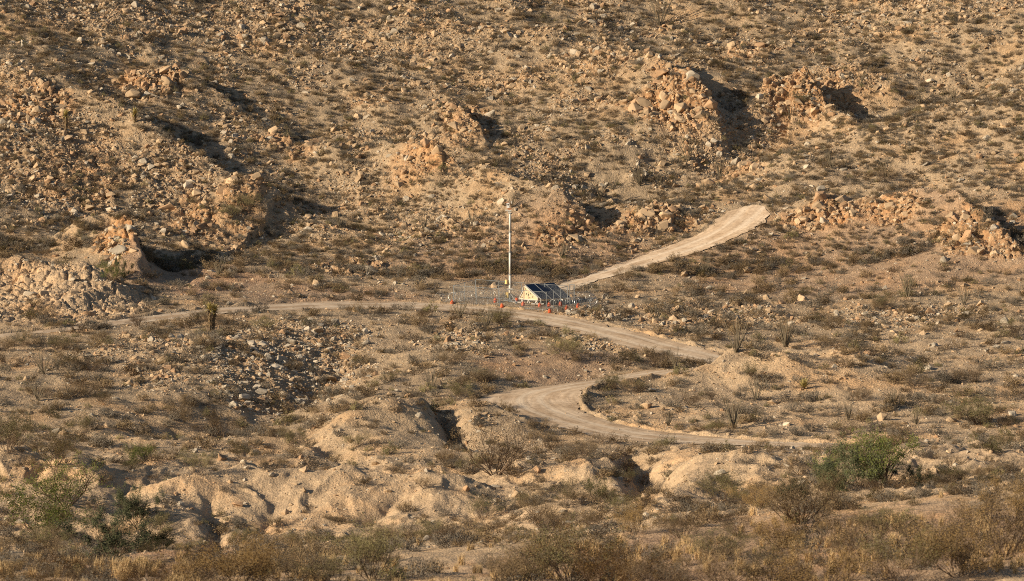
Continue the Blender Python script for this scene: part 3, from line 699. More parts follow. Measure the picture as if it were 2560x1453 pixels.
def stuff_instances(name, protos, x, y, z, scl, rot, idx, label):
    n = len(x); me = bpy.data.meshes.new(name); me.vertices.add(n)
    me.vertices.foreach_set("co", np.stack([x, y, z], 1).astype(np.float32).ravel())
    a = me.attributes.new("scl", 'FLOAT_VECTOR', 'POINT'); a.data.foreach_set("vector", scl.astype(np.float32).ravel())
    a = me.attributes.new("rot", 'FLOAT_VECTOR', 'POINT'); a.data.foreach_set("vector", rot.astype(np.float32).ravel())
    a = me.attributes.new("idx", 'INT', 'POINT'); a.data.foreach_set("value", idx.astype(np.int32))
    me.update(); o = link(name, me)
    src = bpy.data.collections.new(name + "_sources")
    for k, pm in enumerate(protos):
        so_ = bpy.data.objects.new("%s_source_%03d" % (name, k), pm); src.objects.link(so_)
    ng = bpy.data.node_groups.new(name, 'GeometryNodeTree')
    ng.interface.new_socket("Geometry", in_out='INPUT', socket_type='NodeSocketGeometry'); ng.interface.new_socket("Geometry", in_out='OUTPUT', socket_type='NodeSocketGeometry')
    gi = ng.nodes.new('NodeGroupInput'); go = ng.nodes.new('NodeGroupOutput')
    ci = ng.nodes.new('GeometryNodeCollectionInfo'); ci.inputs[0].default_value = src; ci.inputs[1].default_value = True; ci.inputs[2].default_value = True
    ip = ng.nodes.new('GeometryNodeInstanceOnPoints')
    def na(nm, ty):
        q = ng.nodes.new('GeometryNodeInputNamedAttribute'); q.data_type = ty; q.inputs[0].default_value = nm; return q.outputs[0]
    ng.links.new(gi.outputs[0], ip.inputs['Points']); ng.links.new(ci.outputs[0], ip.inputs['Instance'])
    ip.inputs['Pick Instance'].default_value = True
    ng.links.new(na("idx", 'INT'), ip.inputs['Instance Index'])
    e2r = ng.nodes.new('FunctionNodeEulerToRotation'); ng.links.new(na("rot", 'FLOAT_VECTOR'), e2r.inputs[0]); ng.links.new(e2r.outputs[0], ip.inputs['Rotation'])
    ng.links.new(na("scl", 'FLOAT_VECTOR'), ip.inputs['Scale']); ng.links.new(ip.outputs[0], go.inputs[0])
    md = o.modifiers.new("scatter", 'NODES'); md.node_group = ng
    tag(o, label, None, kind="stuff"); return o

# boulders and stones -------------------------------------------------------
allrocks = [(c, m) for c in ROCKS for m in ROCKS[c]]
SLABL = Land(slab)
def rockfn(x, y): return np.clip(ROCKL(x, y) ** 1.1 + .03, 0, 1) * (1 - .93 * SLABL(x, y)) * np.where(y > 590, 1.0, .62)
bx, by = sample(13.0, 400, 700, rockfn, .7)
bs = np.clip(.152 * (rng.random(len(bx)) + .010) ** (-.46), .15, 1.3)
ex, ey = sample(.07, 405, 700, None, 1.0); es = np.clip(.3 * (rng.random(len(ex)) + .05) ** (-.5), .25, 1.2)
fx_, fy_ = sample(.05, 330, 405, None, .8); fs = .12 + .2 * rng.random(len(fx_))
bx, by, bs = np.r_[bx, ex, fx_], np.r_[by, ey, fy_], np.r_[bs, es, fs]
bs *= np.where(OUTL(bx, by) > .5, 1.75, 1)
print("rocks", len(bx))
bz = LM(bx, by) + bs * np.where(OUTL(bx, by) > .5, -.04, .04)
# colour by place: rust and tan on the mountain, grey near the lower rubble
rc = rng.random(len(bx)); lowr = by < 590
ci_ = np.where(rc < .52, 0, np.where(rc < np.where(OUTL(bx, by) > .4, .95, .74), 1, 2)); GREYL = Land(blob([(720, 920, 230, 100, 1), (800, 870, 160, 60, 1), (1450, 800, 150, 40, .8)])); ci_ = np.where(lowr, np.where(rc < .45, 0, np.where(rc < .66, 1, 2)), ci_); ci_ = np.where((GREYL(bx, by) > .4) & (rng.random(len(bx)) < .4), 2, ci_)
bidx = ci_ * 7 + rng.integers(0, 7, len(bx))
bscl = bs[:, None] * (0.8 + .45 * rng.random((len(bx), 3))); brot = np.stack([rng.normal(0, .35, len(bx)), rng.normal(0, .35, len(bx)), rng.random(len(bx)) * 6.28], 1)
order = np.argsort(-bs / by); cand = order[:1500]
vis, cu, cv = visible(bx[cand], by[cand], bz[cand] + bs[cand] * .3)
pick = cand[vis][:296]; pu, pv = cu[vis][:296], cv[vis][:296]
keys = list(ROCKS)
items = []
for j, k in enumerate(pick):
    key = keys[ci_[k]]; o = link("boulder", ROCKS[key][bidx[k] % 7]); o.location = (bx[k], by[k], bz[k]); o.scale = tuple(bscl[k]); o.rotation_euler = tuple(brot[k])
    rnd = (bidx[k] % 7) % 3 == 2
    tag(o, None, "boulder", "boulders strewn over the hillside"); items.append((o, key + (" rounded boulder" if rnd else " angular boulder"), pu[j], pv[j]))
rest = np.ones(len(bx), bool); rest[pick] = False
stuff_instances("rubble", [m for _, m in allrocks], bx[rest], by[rest], bz[rest], bscl[rest], brot[rest], bidx[rest], "loose tan and rust stones strewn over the desert hillside")
def put_rock(u, v, w, key="tan", var=0, hh=.8, words=None, lab=None, sx=1.0):
    P = cast([u], [v])[0]; s = w / ppm(P[1]); o = link("boulder", ROCKS[key][var]); o.location = (P[0], P[1], LM(P[0], P[1]) + s * hh * .22); o.scale = (s, s * .85, s * hh); o.rotation_euler = (random.uniform(-.2, .2), random.uniform(-.2, .2), random.uniform(0, 6.28))
    tag(o, lab, "boulder", "boulders strewn over the hillside")
    return o
put_rock(612, 1000, 44, "pale grey", 2, .8, lab="big pale grey boulder at the foot of the rubble ravine")
put_rock(583, 1018, 30, "pale grey", 5, .8, lab="pale boulder beside the big grey one in the rubble ravine")
put_rock(822, 955, 40, "tan", 0, .8, lab="big tan angular boulder in the rubble below the road")
put_rock(1868, 682, 30, "tan", 3, .9, lab="upright tan boulder alone on the brown slope right of the track")
# gravel
gx_, gy_ = sample(4.5, 400, 700, lambda x, y: (.35 + .65 * np.clip(ROCKL(x, y) * 1.5, 0, 1)) * np.where(y < 478, .7, 1), -.45)
gs = .07 + .15 * rng.random(len(gx_)) ** 2; n = len(gx_); print("gravel", n)

hx_, hy_ = sample(.9, 480, 640, lambda x, y: (CLEAR(x, y) < .2) * (.25 + .75 * (CLEAR(x, y) > -.9)), -3.5)
hs_2 = .05 + .09 * rng.random(len(hx_)) ** 2
gx_, gy_, gs, gup = np.r_[gx_, hx_], np.r_[gy_, hy_], np.r_[gs, hs_2], np.r_[np.zeros(len(gx_)), np.full(len(hx_), .10)]
n = len(gx_); GRAVEL_DONE = stuff_instances("gravel", [m for _, m in allrocks], gx_, gy_, LM(gx_, gy_) + gs * .1 + gup, np.repeat(gs[:, None], 3, 1) * (0.8 + .5 * rng.random((n, 3))), rng.random((n, 3)) * 6.28, np.where(rng.random(n) < .5, rng.integers(0, 7, n), 14 + rng.integers(0, 7, n)), "small stones and gravel lying on the desert soil")
# shrubs ------------------------------------------------------------------
BARE = Land(np.clip(blob([(1380, 925, 150, 28, .85), (780, 1230, 460, 42, .88), (900, 1080, 130, 25, .5), (1430, 1185, 60, 25, .9), (1720, 1190, 90, 30, .8), (1690, 235, 90, 60, .6), (2010, 200, 110, 50, .6), (130, 730, 180, 45, .7), (720, 900, 160, 60, .5), (430, 1400, 200, 30, .6)]), 0, 1))
CLU = Land(fbm(GX, GY, 5, 2, 301))
def shrubfn(x, y): return np.clip((.75 + .7 * CLU(x, y)) * (1 - BARE(x, y)) * (1 - .45 * OUTL(x, y)), 0, 1)
sx_, sy_ = sample(2.0, 400, 700, lambda x, y: shrubfn(x, y) * np.where(y > 585, 1.1 * (1 - .4 * ROCKL(x, y)), np.where(y > 478, .175, .12)), .35)
ss_ = .36 + .72 * rng.random(len(sx_)) ** 2.2
ss_ *= np.where(sy_ < 590, 1.18, .76)
n = len(sx_); print("shrubs", n); sz_ = LM(sx_, sy_)
sidx = rng.integers(0, 9, n); srot = np.stack([np.zeros(n), np.zeros(n), rng.random(n) * 6.28], 1)
# plants lean a little with the slope
sscl = np.stack([ss_ * (1 + .4 * rng.random(n)), ss_ * (.9 + .3 * rng.random(n)), ss_ * (.8 + .5 * rng.random(n))], 1)
order = np.argsort(-ss_ / sy_)[:1300]
vis, cu, cv = visible(sx_[order], sy_[order], sz_[order] + .35 * ss_[order])
pick = order[vis][:296]; pu, pv = cu[vis][:296], cv[vis][:296]
for j, k in enumerate(pick):
    o = link("dry_shrub", DRY[sidx[k]][1]); o.location = (sx_[k], sy_[k], sz_[k]); o.scale = tuple(sscl[k]); o.rotation_euler = tuple(srot[k])
    tag(o, None, "shrub", "low dry shrubs dotting the slopes"); items.append((o, DRY[sidx[k]][0] + " dry shrub", pu[j], pv[j]))
rest = np.ones(n, bool); rest[pick] = False
stuff_instances("shrubbery", [m for _, m in DRY], sx_[rest], sy_[rest], sz_[rest], sscl[rest], srot[rest], sidx[rest], "low grey brown desert scrub covering the hillside")

# ocotillos
OC = [(1215, 822, 62), (1150, 795, 60), (1835, 1072, 88), (1890, 1000, 62), (2230, 1020, 58), (1640, 800, 60), (1762, 690, 58), (1840, 880, 90), (1965, 868, 80), (1690, 922, 58), (1078, 975, 58), (795, 1000, 50),
      (110, 935, 62), (95, 1000, 62), (2382, 250, 40), (2300, 258, 42), (1600, 462, 58), (1530, 475, 42), (1800, 445, 60), (2215, 442, 48), (1060, 572, 42), (2150, 212, 42), (1975, 298, 46), (1650, 62, 80), (545, 690, 44), (1405, 645, 58), (2270, 742, 60),
      (2410, 762, 50), (1670, 1066, 44), (1600, 1050, 40), (2120, 1050, 50), (2290, 1062, 48), (850, 570, 40), (1180, 560, 40), (1280, 520, 38), (1720, 400, 60), (2080, 420, 46), (1500, 490, 44), (1650, 470, 44), (1760, 490, 40)]
for j, (u, v, h) in enumerate(OC):
    P = cast([u], [v])[0]; s = h / ppm(P[1]) / 2.3; o = link("ocotillo", OCO[j % 4]); o.location = (P[0], P[1], P[2]); o.scale = (s, s, s); o.rotation_euler = (0, 0, j * 1.3)
    tag(o, None, "ocotillo", "ocotillos with bare wand stems"); items.append((o, "tall ocotillo" if h > 56 else "short ocotillo", u, v))

# trees and big bushes: stems + crown
BIG = {}
def proto(kind):
    if kind in BIG: return BIG[kind]
    k0 = kind.split("_")[0]; sd = int(kind.split("_")[1])
    P = {"bright": dict(w=1, h=.7, stems=7, depth=3, rad=.012, spread=.5, per=12, size=.0125, jit=.03, leafkey="green", up=.1, tilt=(.3, 1.5)),
         "dark": dict(w=1, h=.68, stems=9, depth=3, rad=.009, spread=.45, per=30, size=.0138, jit=.028, leafkey="dark", up=.12, tilt=(.3, 1.6)),
         "olive": dict(w=1, h=.75, stems=12, depth=3, rad=.008, spread=.38, per=10, size=.0105, jit=.03, leafkey="olive", up=.15, tilt=(.2, 1.2)),
         "brown": dict(w=1, h=.62, stems=12, depth=3, rad=.012, spread=.42, per=9, size=.0095, jit=.035, leafkey="brown", up=.1, tilt=(.4, 1.8)),
         "gold": dict(w=1, h=.72, stems=14, depth=3, rad=.0075, spread=.36, per=12, size=.0105, jit=.035, leafkey="gold", up=.15, tilt=(.2, 1.2))}[k0]
    BIG[kind] = bush(900 + sd * 7 + len(k0), split=True, kids=(2, 4), **P); return BIG[kind]
def plant(u, v, w, h, kind, name, cat, words, group, lab=None, rz=None):
    P = cast([u], [v])[0]; s = w / ppm(P[1]); base_h = {"bright": .7, "dark": .68, "olive": .75, "brown": .62, "gold": .72}[kind.split("_")[0]]
    o = empty(name, (P[0], P[1], P[2] - .05), random.uniform(0, 6.28) if rz is None else rz); a, b = proto(kind)
    k = h / ppm(P[1]) / base_h
    for nm, m in (("stems", a), ("crown", b)):
        c = link(nm, m, o); c.scale = (s, s, k)
    tag(o, lab, cat, group)
    if lab is None: items.append((o, words, u, v))
    return o
T = [("bright_1", 105, 1350, 230, 125), ("bright_2", 165, 1262, 170, 110), ("dark_1", 280, 1400, 170, 115), ("dark_2", 345, 1318, 110, 90), ("dark_3", 385, 1380, 150, 70), ("olive_4", 20, 1128, 130, 95), ("olive_1", 135, 1165, 130, 95),
     ("bright_3", 280, 708, 62, 62), ("olive_3", 205, 1088, 66, 52), ("olive_1", 62, 868, 56, 42), ("bright_1", 348, 1160, 100, 50), ("olive_2", 490, 1185, 90, 58), ("dark_2", 430, 1090, 0, 0),
     ("dark_3", 2085, 1228, 120, 100), ("bright_4", 2085, 1215, 90, 90), ("bright_5", 2205, 1218, 178, 132), ("dark_2", 2160, 1222, 150, 110), ("olive_1", 2450, 1062, 150, 72), ("bright_2", 2410, 1040, 70, 50), ("olive_2", 2370, 1212, 85, 48), ("olive_3", 1810, 1268, 140, 85),
     ("brown_1", 1240, 1185, 190, 125), ("olive_3", 1180, 1185, 70, 50), ("olive_2", 1200, 1296, 110, 56), ("brown_2", 1345, 1302, 100, 60), ("olive_1", 1420, 1262, 90, 62), ("bright_1", 1492, 1260, 80, 60), ("olive_4", 1415, 898, 95, 58), ("olive_2", 1570, 912, 90, 40), ("brown_2", 1640, 918, 70, 40),
     ("olive_3", 620, 522, 80, 36), ("olive_1", 570, 540, 70, 30), ("dark_1", 300, 700, 50, 45), ("olive_2", 2000, 258, 46, 28), ("olive_4", 1790, 170, 45, 22), ("brown_3", 555, 1095, 80, 78), ("brown_1", 450, 1045, 80, 50), ("olive_3", 640, 1090, 0, 0),
     ("olive_1", 800, 1010, 0, 0), ("brown_2", 1345, 620, 0, 0), ("brown_3", 2220, 450, 60, 34), ("brown_1", 1560, 700, 60, 34), ("brown_2", 1700, 1180, 0, 0), ("dark_5", 1990, 1260, 90, 60), ("dark_1", 2290, 1215, 80, 50), ("olive_3", 610, 1150, 70, 40), ("brown_3", 1120, 1160, 60, 40), ("brown_2", 1370, 1120, 80, 45), ("brown_1", 1600, 1270, 90, 50), ("olive_2", 1540, 1285, 90, 50), ("brown_2", 1500, 1110, 70, 30), ("brown_3", 1060, 1220, 50, 30)]
WD = {"bright": "bright green mesquite tree", "dark": "dark green mesquite tree", "olive": "olive creosote bush", "brown": "brown leafless bush", "gold": "golden brown bush"}
for kd, u, v, w, h in T:
    if w == 0: continue
    k0 = kd.split("_")[0]; tree = k0 in ("bright", "dark") and w > 60
    plant(u, v, w, h, kd, "mesquite_tree" if k0 in ("bright", "dark") else "creosote_bush", "tree" if k0 in ("bright", "dark") else "bush", WD[k0], "green mesquites in the wash" if k0 in ("bright", "dark") else "large creosote bushes")
# the front brush
r2 = random.Random(5)
FG = [(480, 1462, 220, 100), (600, 1475, 260, 125), (720, 1465, 210, 100), (830, 1470, 150, 80), (350, 1478, 180, 70), (220, 1470, 160, 60), (60, 1470, 200, 60), (1300, 1470, 180, 100), (1420, 1462, 240, 140), (1530, 1475, 260, 130), (1650, 1480, 180, 90), (1380, 1410, 170, 80),
      (1800, 1480, 220, 110), (1930, 1470, 200, 120), (2060, 1480, 260, 120), (2000, 1310, 200, 120), (1900, 1275, 120, 60), (2140, 1400, 200, 110), (2260, 1460, 220, 130), (2400, 1440, 260, 150), (2510, 1400, 220, 170), (2540, 1310, 150, 110), (2330, 1380, 180, 100), (1780, 1400, 160, 80), (1950, 1370, 160, 70), (1240, 1440, 110, 50),
      (1590, 1335, 110, 75), (1700, 1345, 120, 60), (2200, 1330, 160, 60), (2440, 1310, 120, 60), (1850, 1340, 130, 60), (150, 1430, 130, 50), (900, 1400, 90, 40)]
for j, (u, v, w, h) in enumerate(FG):
    k0 = ["brown", "gold", "brown", "olive", "gold"][j % 5]
    plant(u, v, w, h, "%s_%d" % (k0, 1 + j % 4), "creosote_bush", "bush", WD[k0] if k0 != "brown" else "brown twiggy bush", "creosote bushes of the front brush")
plant(930, 1448, 150, 135, "olive_4", "creosote_bush", "bush", "", "creosote bushes of the front brush", lab="round olive creosote bush standing on the sand at the front")
# extra mid-size bushes over the lower land
mx, my = sample(.020, 410, 560, shrubfn, 1.2)
mz = LM(mx, my); vis, cu, cv = visible(mx, my, mz + .4)
for j in np.where(vis)[0][:170]:
    k0 = "brown" if r2.random() < .7 else "olive"; w = r2.uniform(1.6, 2.9) * ppm(my[j]); 
    uu, vv = project(mx[j], my[j], mz[j])
    o = empty("creosote_bush", (mx[j], my[j], mz[j] - .04), r2.uniform(0, 6.28)); a, b = proto("%s_%d" % (k0, r2.randint(1, 3))); s = w / ppm(my[j])
    for nm, m in (("stems", a), ("crown", b)):
        c = link(nm, m, o); c.scale = (s, s, s * r2.uniform(.6, .85))
    tag(o, None, "bush", "brown bushes of the lower slopes"); items.append((o, ("small brown bush" if k0 == "brown" else "small olive bush"), uu, vv))
# dry grass
qx, qy = sample(1.25, 330, 425, lambda x, y: np.clip(-.3 + 2.4 * CLU(x * .7, y), 0, 1) * (1 - SAND(x, y)) * (.04 + .96 * (1 - sstep(376, 392, y))), .3)
n = len(qx); qs = .6 + .8 * rng.random(n); print("grass", n)
stuff_instances("grass", GRASS, qx, qy, LM(qx, qy), np.repeat(qs[:, None], 3, 1), np.stack([np.zeros(n), np.zeros(n), rng.random(n) * 6.28], 1), rng.integers(0, 5, n), "dry golden grass on the sandy rise in front")
# low twiggy plants among the front grass
qx, qy = sample(.16, 330, 405, lambda x, y: (.1 + .8 * (CLU(x, y) > .05)) * (1 - SAND(x, y)), .3); n = len(qx); qs = .7 + .9 * rng.random(n)
stuff_instances("undergrowth", [m for _, m in DRY], qx, qy, LM(qx, qy), np.repeat(qs[:, None], 3, 1), np.stack([np.zeros(n), np.zeros(n), rng.random(n) * 6.28], 1), rng.integers(0, 9, n), "dead brown undergrowth among the front grass")

# yuccas --------------------------------------------------------------------
YT = mat("yucca_trunk", (.13, .09, .055), .95, 0, .3, 8, .5); YL = mat("yucca_leaf", (.42, .34, .13), .6, 0, .2, 4); YD = mat("yucca_dead_leaf", (.24, .165, .085), .8, 0, .25, 6)
def spikes(mb, c, n, L, up0, up1, r, w=.04):
    for k in range(n):
        a = r.uniform(0, 6.283); e = r.uniform(up0, up1); d = Vector((math.cos(a) * math.cos(e), math.sin(a) * math.cos(e), math.sin(e))); s = Vector((-math.sin(a), math.cos(a), 0)) * w
        l = L * r.uniform(.7, 1.1); m_ = c + d * l * .4; q = c + d * l
        mb.add([c - s * .6, c + s * .6, m_ + s, m_ - s], [(0, 1, 2, 3)]); mb.add([m_ - s, m_ + s, q], [(0, 1, 2)])
def yucca(u, v, hpx, lab, stems, rad=.17, leaf=.55):
    P = cast([u], [v])[0]; h = hpx / ppm(P[1]); o = empty("yucca_tree", tuple(P)); r = random.Random(int(u))
    for (dx, dy, hf) in stems:
        mb = MB(); top = Vector((dx, dy, h * hf)); pts = [Vector((dx * .6, dy * .6, -.15)), Vector((dx * .8, dy * .8, h * hf * .5)), top]
        mb.path(pts, rad, rad * .85, 8); mb.build("trunk", YT, o)
        mb = MB()
        for zz in np.linspace(.2, 1, 12): spikes(mb, Vector((dx * (.6 + .4 * zz), dy, h * hf * zz)), 24, .30 + .32 * zz * r.uniform(.7, 1.1), -1.35, -.75, r)
        mb.build("dead_leaf_skirt", YD, o)
        mb = MB(); spikes(mb, top, 120, leaf * 1.55, -.5, 1.5, r, .05); mb.build("leaf_rosette", YL, o)
    tag(o, lab, "yucca"); return o
yucca(527, 828, 56, "tall two-trunked yucca beside the upper dirt road", [(-.10, 0, .96), (.34, .25, .86)], .14)
yucca(165, 325, 44, "slim yucca high on the left flank of the hill", [(0, 0, .85)], .14, .5)
yucca(337, 305, 26, "short yucca beside the long shadow on the left spur", [(0, 0, .8)], .12, .5)
P = cast([2010], [972])[0]; o = empty("yucca_plant", tuple(P)); mb = MB(); spikes(mb, Vector((0, 0, .15)), 160, .95, -.1, 1.5, random.Random(3), .035); mb.build("leaf_rosette", YL, o); mb = MB(); mb.path([(0, 0, -.1), (0, 0, .2)], .16, .14, 8); mb.build("trunk", YT, o)
tag(o, "stemless yellow yucca with spiky leaves on the pale slope", "yucca")

label_all(items)
print("plants", round(time.time() - T0, 1))

# ------------------------------------------------------------------ the compound
WHITE = mat("white_paint", (.62, .585, .52), .45, 0, .06, 6); STEEL = mat("galvanised_steel", (.24, .255, .26), .5, .3, .15, 8); TANP = mat("tan_panel", (.60, .46, .28), .6, 0, .05, 3); DARK = mat("dark_slot", (.02, .02, .02), .7)
PANEL = mat("solar_glass", (.008, .014, .035), .18, 0); FRAME = mat("panel_frame", (.46, .45, .42), .4, .2); ORANGE = mat("orange_plastic", (.60, .12, .045), .55, 0, .12, 6, rnd=.12); MASTM = mat("mast_tube", (.72, .67, .58), .5, 0, .06, 4)
RUST = mat("rust_paint", (.45, .20, .09), .7, 0, .2, 5); BLACK = mat("black_rubber", (.025, .025, .025), .7); WIRE = mat("bright_wire", (.34, .35, .35), .35, .7); YEL = mat("yellow_cover", (.75, .55, .22), .6)
# mast
P = cast([1275], [756])[0]; mz0 = pad_z(P[0], P[1]); pm_ = ppm(P[1]); mast = empty("surveillance_mast", (P[0], P[1], mz0)); HM = 252 / pm_
tag(mast, "tall pale tubular mast with a sensor head standing in the fenced compound", "mast")
k = HM / 10.0
secs = [(0.25, 2.75, .125), (2.75, 5.0, .118), (5.0, 7.0, .112), (7.0, 8.85, .106)]
for a, b, r_ in secs:
    mb = MB(); mb.tube((0, 0, a * k), (0, 0, b * k), r_, r_, 16); mb.build("mast_section", MASTM, mast, True)
    mb = MB(); mb.tube((0, 0, b * k - .06), (0, 0, b * k + .05), r_ + .03, r_ + .03, 16); mb.box((.15, 0, b * k), (.1, .08, .12)); mb.build("clamp_collar", STEEL, mast)
mb = MB(); mb.tube((.13, -.05, 1.2), (.12, -.05, 8.6 * k), .018, n=6); mb.build("cable", BLACK, mast)
mb = MB(); mb.box((0, 0, .16), (.42, .42, .3)); mb.tube((0, 0, 0), (0, 0, .75), .19, .16, 12); mb.build("mast_base", STEEL, mast)
for a in range(4):
    an = a * math.pi / 2 + .5; c, s = math.cos(an), math.sin(an); mb = MB(); mb.tube((c * .15, s * .15, .85), (c * 1.35, s * 1.35, .10), .035); mb.tube((c * .15, s * .15, .14), (c * 1.35, s * 1.35, .08), .04); lg = mb.build("outrigger_leg", STEEL, mast)
    mb = MB(); mb.tube((c * 1.35, s * 1.35, -.05), (c * 1.35, s * 1.35, .05), .14, .14, 10); mb.build("foot_plate", STEEL, lg)
mb = MB(); mb.box((0, 0, 1.32 * k), (.5, .34, .14)); mb.build("mounting_bracket", WHITE, mast)
mb = MB(); mb.tube((-.34, -.05, 2.02 * k - .2), (-.34, -.05, 2.02 * k + .22), .19, .13, 8); mb.box((-.15, -.02, 2.02 * k), (.2, .06, .06)); mb.build("siren_horn", YEL, mast)
mb = MB(); mb.box((-.30, -.1, .72), (.26, .2, .55)); mb.build("control_box", YEL, mast)
head = MB(); head.box((-.06, 0, 8.96 * k), (.30, .28, .22)); head.build("pan_unit", WHITE, mast)
mb = MB(); mb.box((-.17, -.02, 9.15 * k), (.62, .34, .13)); mb.box((-.03, 0, 9.28 * k), (.34, .3, .16), mi=1); mb.build("equipment_platform", [WHITE, RUST], mast)
mb = MB(); mb.box((-.2, -.03, 9.65 * k), (.28, .3, .52)); mb.box((-.3, -.03, 9.93 * k), (.32, .22, .08), mi=1); cb = mb.build("camera_housing", [mat("camera_white", (.82, .80, .76), .4), RUST], mast)
mb = MB(); mb.tube((-.2, -.17, 9.72 * k), (-.2, -.2, 9.72 * k), .07, n=12); mb.build("lens", DARK, cb)
mb = MB(); mb.box((.10, .02, 9.62 * k), (.08, .14, .58), mi=1); mb.box((.14, .0, 9.94 * k), (.12, .16, .22)); mb.build("radio_antenna", [WHITE, RUST], mast)
mb = MB(); mb.tube((0, 0, 8.85 * k), (0, 0, 9.1 * k), .075, n=10); mb.build("neck", STEEL, mast)
mb = MB(); mb.tube((-.35, -.05, 9.1 * k), (-.78, -.1, 8.72 * k), .02, n=5); mb.build("cable_loop", GREYW, mast)

# solar unit: s runs along the near end face (towards the viewer, right), t along the panels
P = cast([1298], [758])[0]; P2 = cast([1344], [763])[0]
s_ = Vector((1.86, -2.0, 0)).normalized(); t_ = Vector((-s_.y, s_.x, 0)) ; t_ = Vector((abs(t_.x), abs(t_.y), 0))
O = Vector((P[0], P[1], pad_z(P[0], P[1]))); kk = 25.0 / ppm(P[1])
W_, L_ = 2.75 * kk, 4.1 * kk
def q(s, t, z): return s_ * s + t_ * t + Vector((0, 0, z))
sol = empty("solar_power_unit", tuple(O)); tag(sol, "tan wedge-shaped power unit carrying three dark tilted solar panels", "solar unit")
prof = [(0.0, .42), (.55, 1.20), (.66, 1.72), (.84, 1.76), (W_, .66), (W_, .42)]
mb = MB(); mb.prism([q(a, .02, b) for a, b in prof], t_ * (L_ - .1)); mb.build("body", TANP, sol)
mb = MB()
for pa, pb in ((prof[3], prof[4]), (prof[4], prof[5]), (prof[5], prof[0]), (prof[1], prof[2]), (prof[0], prof[1])):
    mb.tube(q(pa[0], -.03, pa[1]), q(pb[0], -.03, pb[1]), .045, n=5)
mb.build("side_frame", WHITE, sol)
mb = MB()
for (a, b, ang) in ((.95, 1.42, -1), (.42, .98, 1), (1.05, .98, 1), (1.32, .88, 1), (1.68, 1.0, -1), (1.98, .74, 1), (.42, .60, 0), (1.5, .60, 0)):
    c = q(a, .005, b); d = (s_ * .07 * (1 if ang else 1.4) + Vector((0, 0, .13 * ang))).normalized() * .11
    nrm = Vector((0, 0, 1)).cross(d).normalized() if abs(d.z) < .05 else None
    pr = d.cross(t_).normalized() * .028
    mb.prism([c - d - pr, c + d - pr, c + d + pr, c - d + pr], -t_ * .012)
mb.build("vent_slots", DARK, sol)
mb = MB(); c0 = q(.72, .004, .44); mb.prism([c0, c0 + s_ * .02, c0 + s_ * .02 + Vector((0, 0, 1.25)), c0 + Vector((0, 0, 1.25))], -t_ * .006); c0 = q(1.38, .004, .44); mb.prism([c0, c0 + s_ * .02, c0 + s_ * .02 + Vector((0, 0, .75)), c0 + Vector((0, 0, .75))], -t_ * .006); mb.build("door_seam", DARK, sol)
for a in (.35, 1.3, 2.45):
    mb = MB(); mb.tube(q(a, .05, .42), q(a - .12, .05, .05), .05, n=6); mb.tube(q(a, .05, .42), q(a + .2, .05, .05), .04, n=6); mb.build("leg", WHITE, sol)
    mb = MB(); mb.tube(q(a, L_ - .2, .42), q(a, L_ - .2, .02), .05, n=6); mb.build("leg", WHITE, sol)
top = (.76, 1.86); bot = (W_ + .42, .52)
dirp = Vector((s_ * (bot[0] - top[0]) + Vector((0, 0, bot[1] - top[1])))); nrm = t_.cross(dirp).normalized(); nrm = nrm if nrm.z > 0 else -nrm
pw = L_ / 3
for k3 in range(3):
    a = q(top[0], k3 * pw + .03, top[1]); b = q(top[0], (k3 + 1) * pw - .03, top[1])
    mb = MB(); mb.prism([a, b, b + dirp, a + dirp], nrm * .04); pn = mb.build("solar_panel", PANEL, sol)
    mb = MB(); mb.tube(a + nrm * .03, a + dirp + nrm * .03, .028 if k3 else .04, n=4); mb.tube(b + nrm * .03, b + dirp + nrm * .03, .016, n=4); mb.tube(a + nrm * .02, b + nrm * .02, .028, n=4); mb.tube(a + dirp + nrm * .02, b + dirp + nrm * .02, .022, n=4)
    mb.build("panel_frame", FRAME, pn)
    mb = MB()
    for j in range(1, 4): mb.prism([a + dirp * (j / 4) + nrm * .0415, b + dirp * (j / 4) + nrm * .0415, b + dirp * (j / 4 + .006) + nrm * .0415, a + dirp * (j / 4 + .006) + nrm * .0415], nrm * .002)
    mb.build("cell_line", FRAME, pn) if False else None
for k3 in range(4):
    b = q(bot[0], k3 * pw, bot[1]); mb = MB(); mb.tube(b, b - Vector((0, 0, bot[1] - .05)), .04, n=5); mb.build("front_post", WHITE, sol)
for a, b in ((-.25, "x"), (W_ - .3, "y")):
    mb = MB(); c = q(a + .15, .1, .06); mb.box(tuple(c), (1.25, .5, .12), Matrix.Rotation(math.atan2(s_.y, s_.x) + .75, 4, 'Z').to_3x3()); mb.build("skid_pad", WHITE, sol)

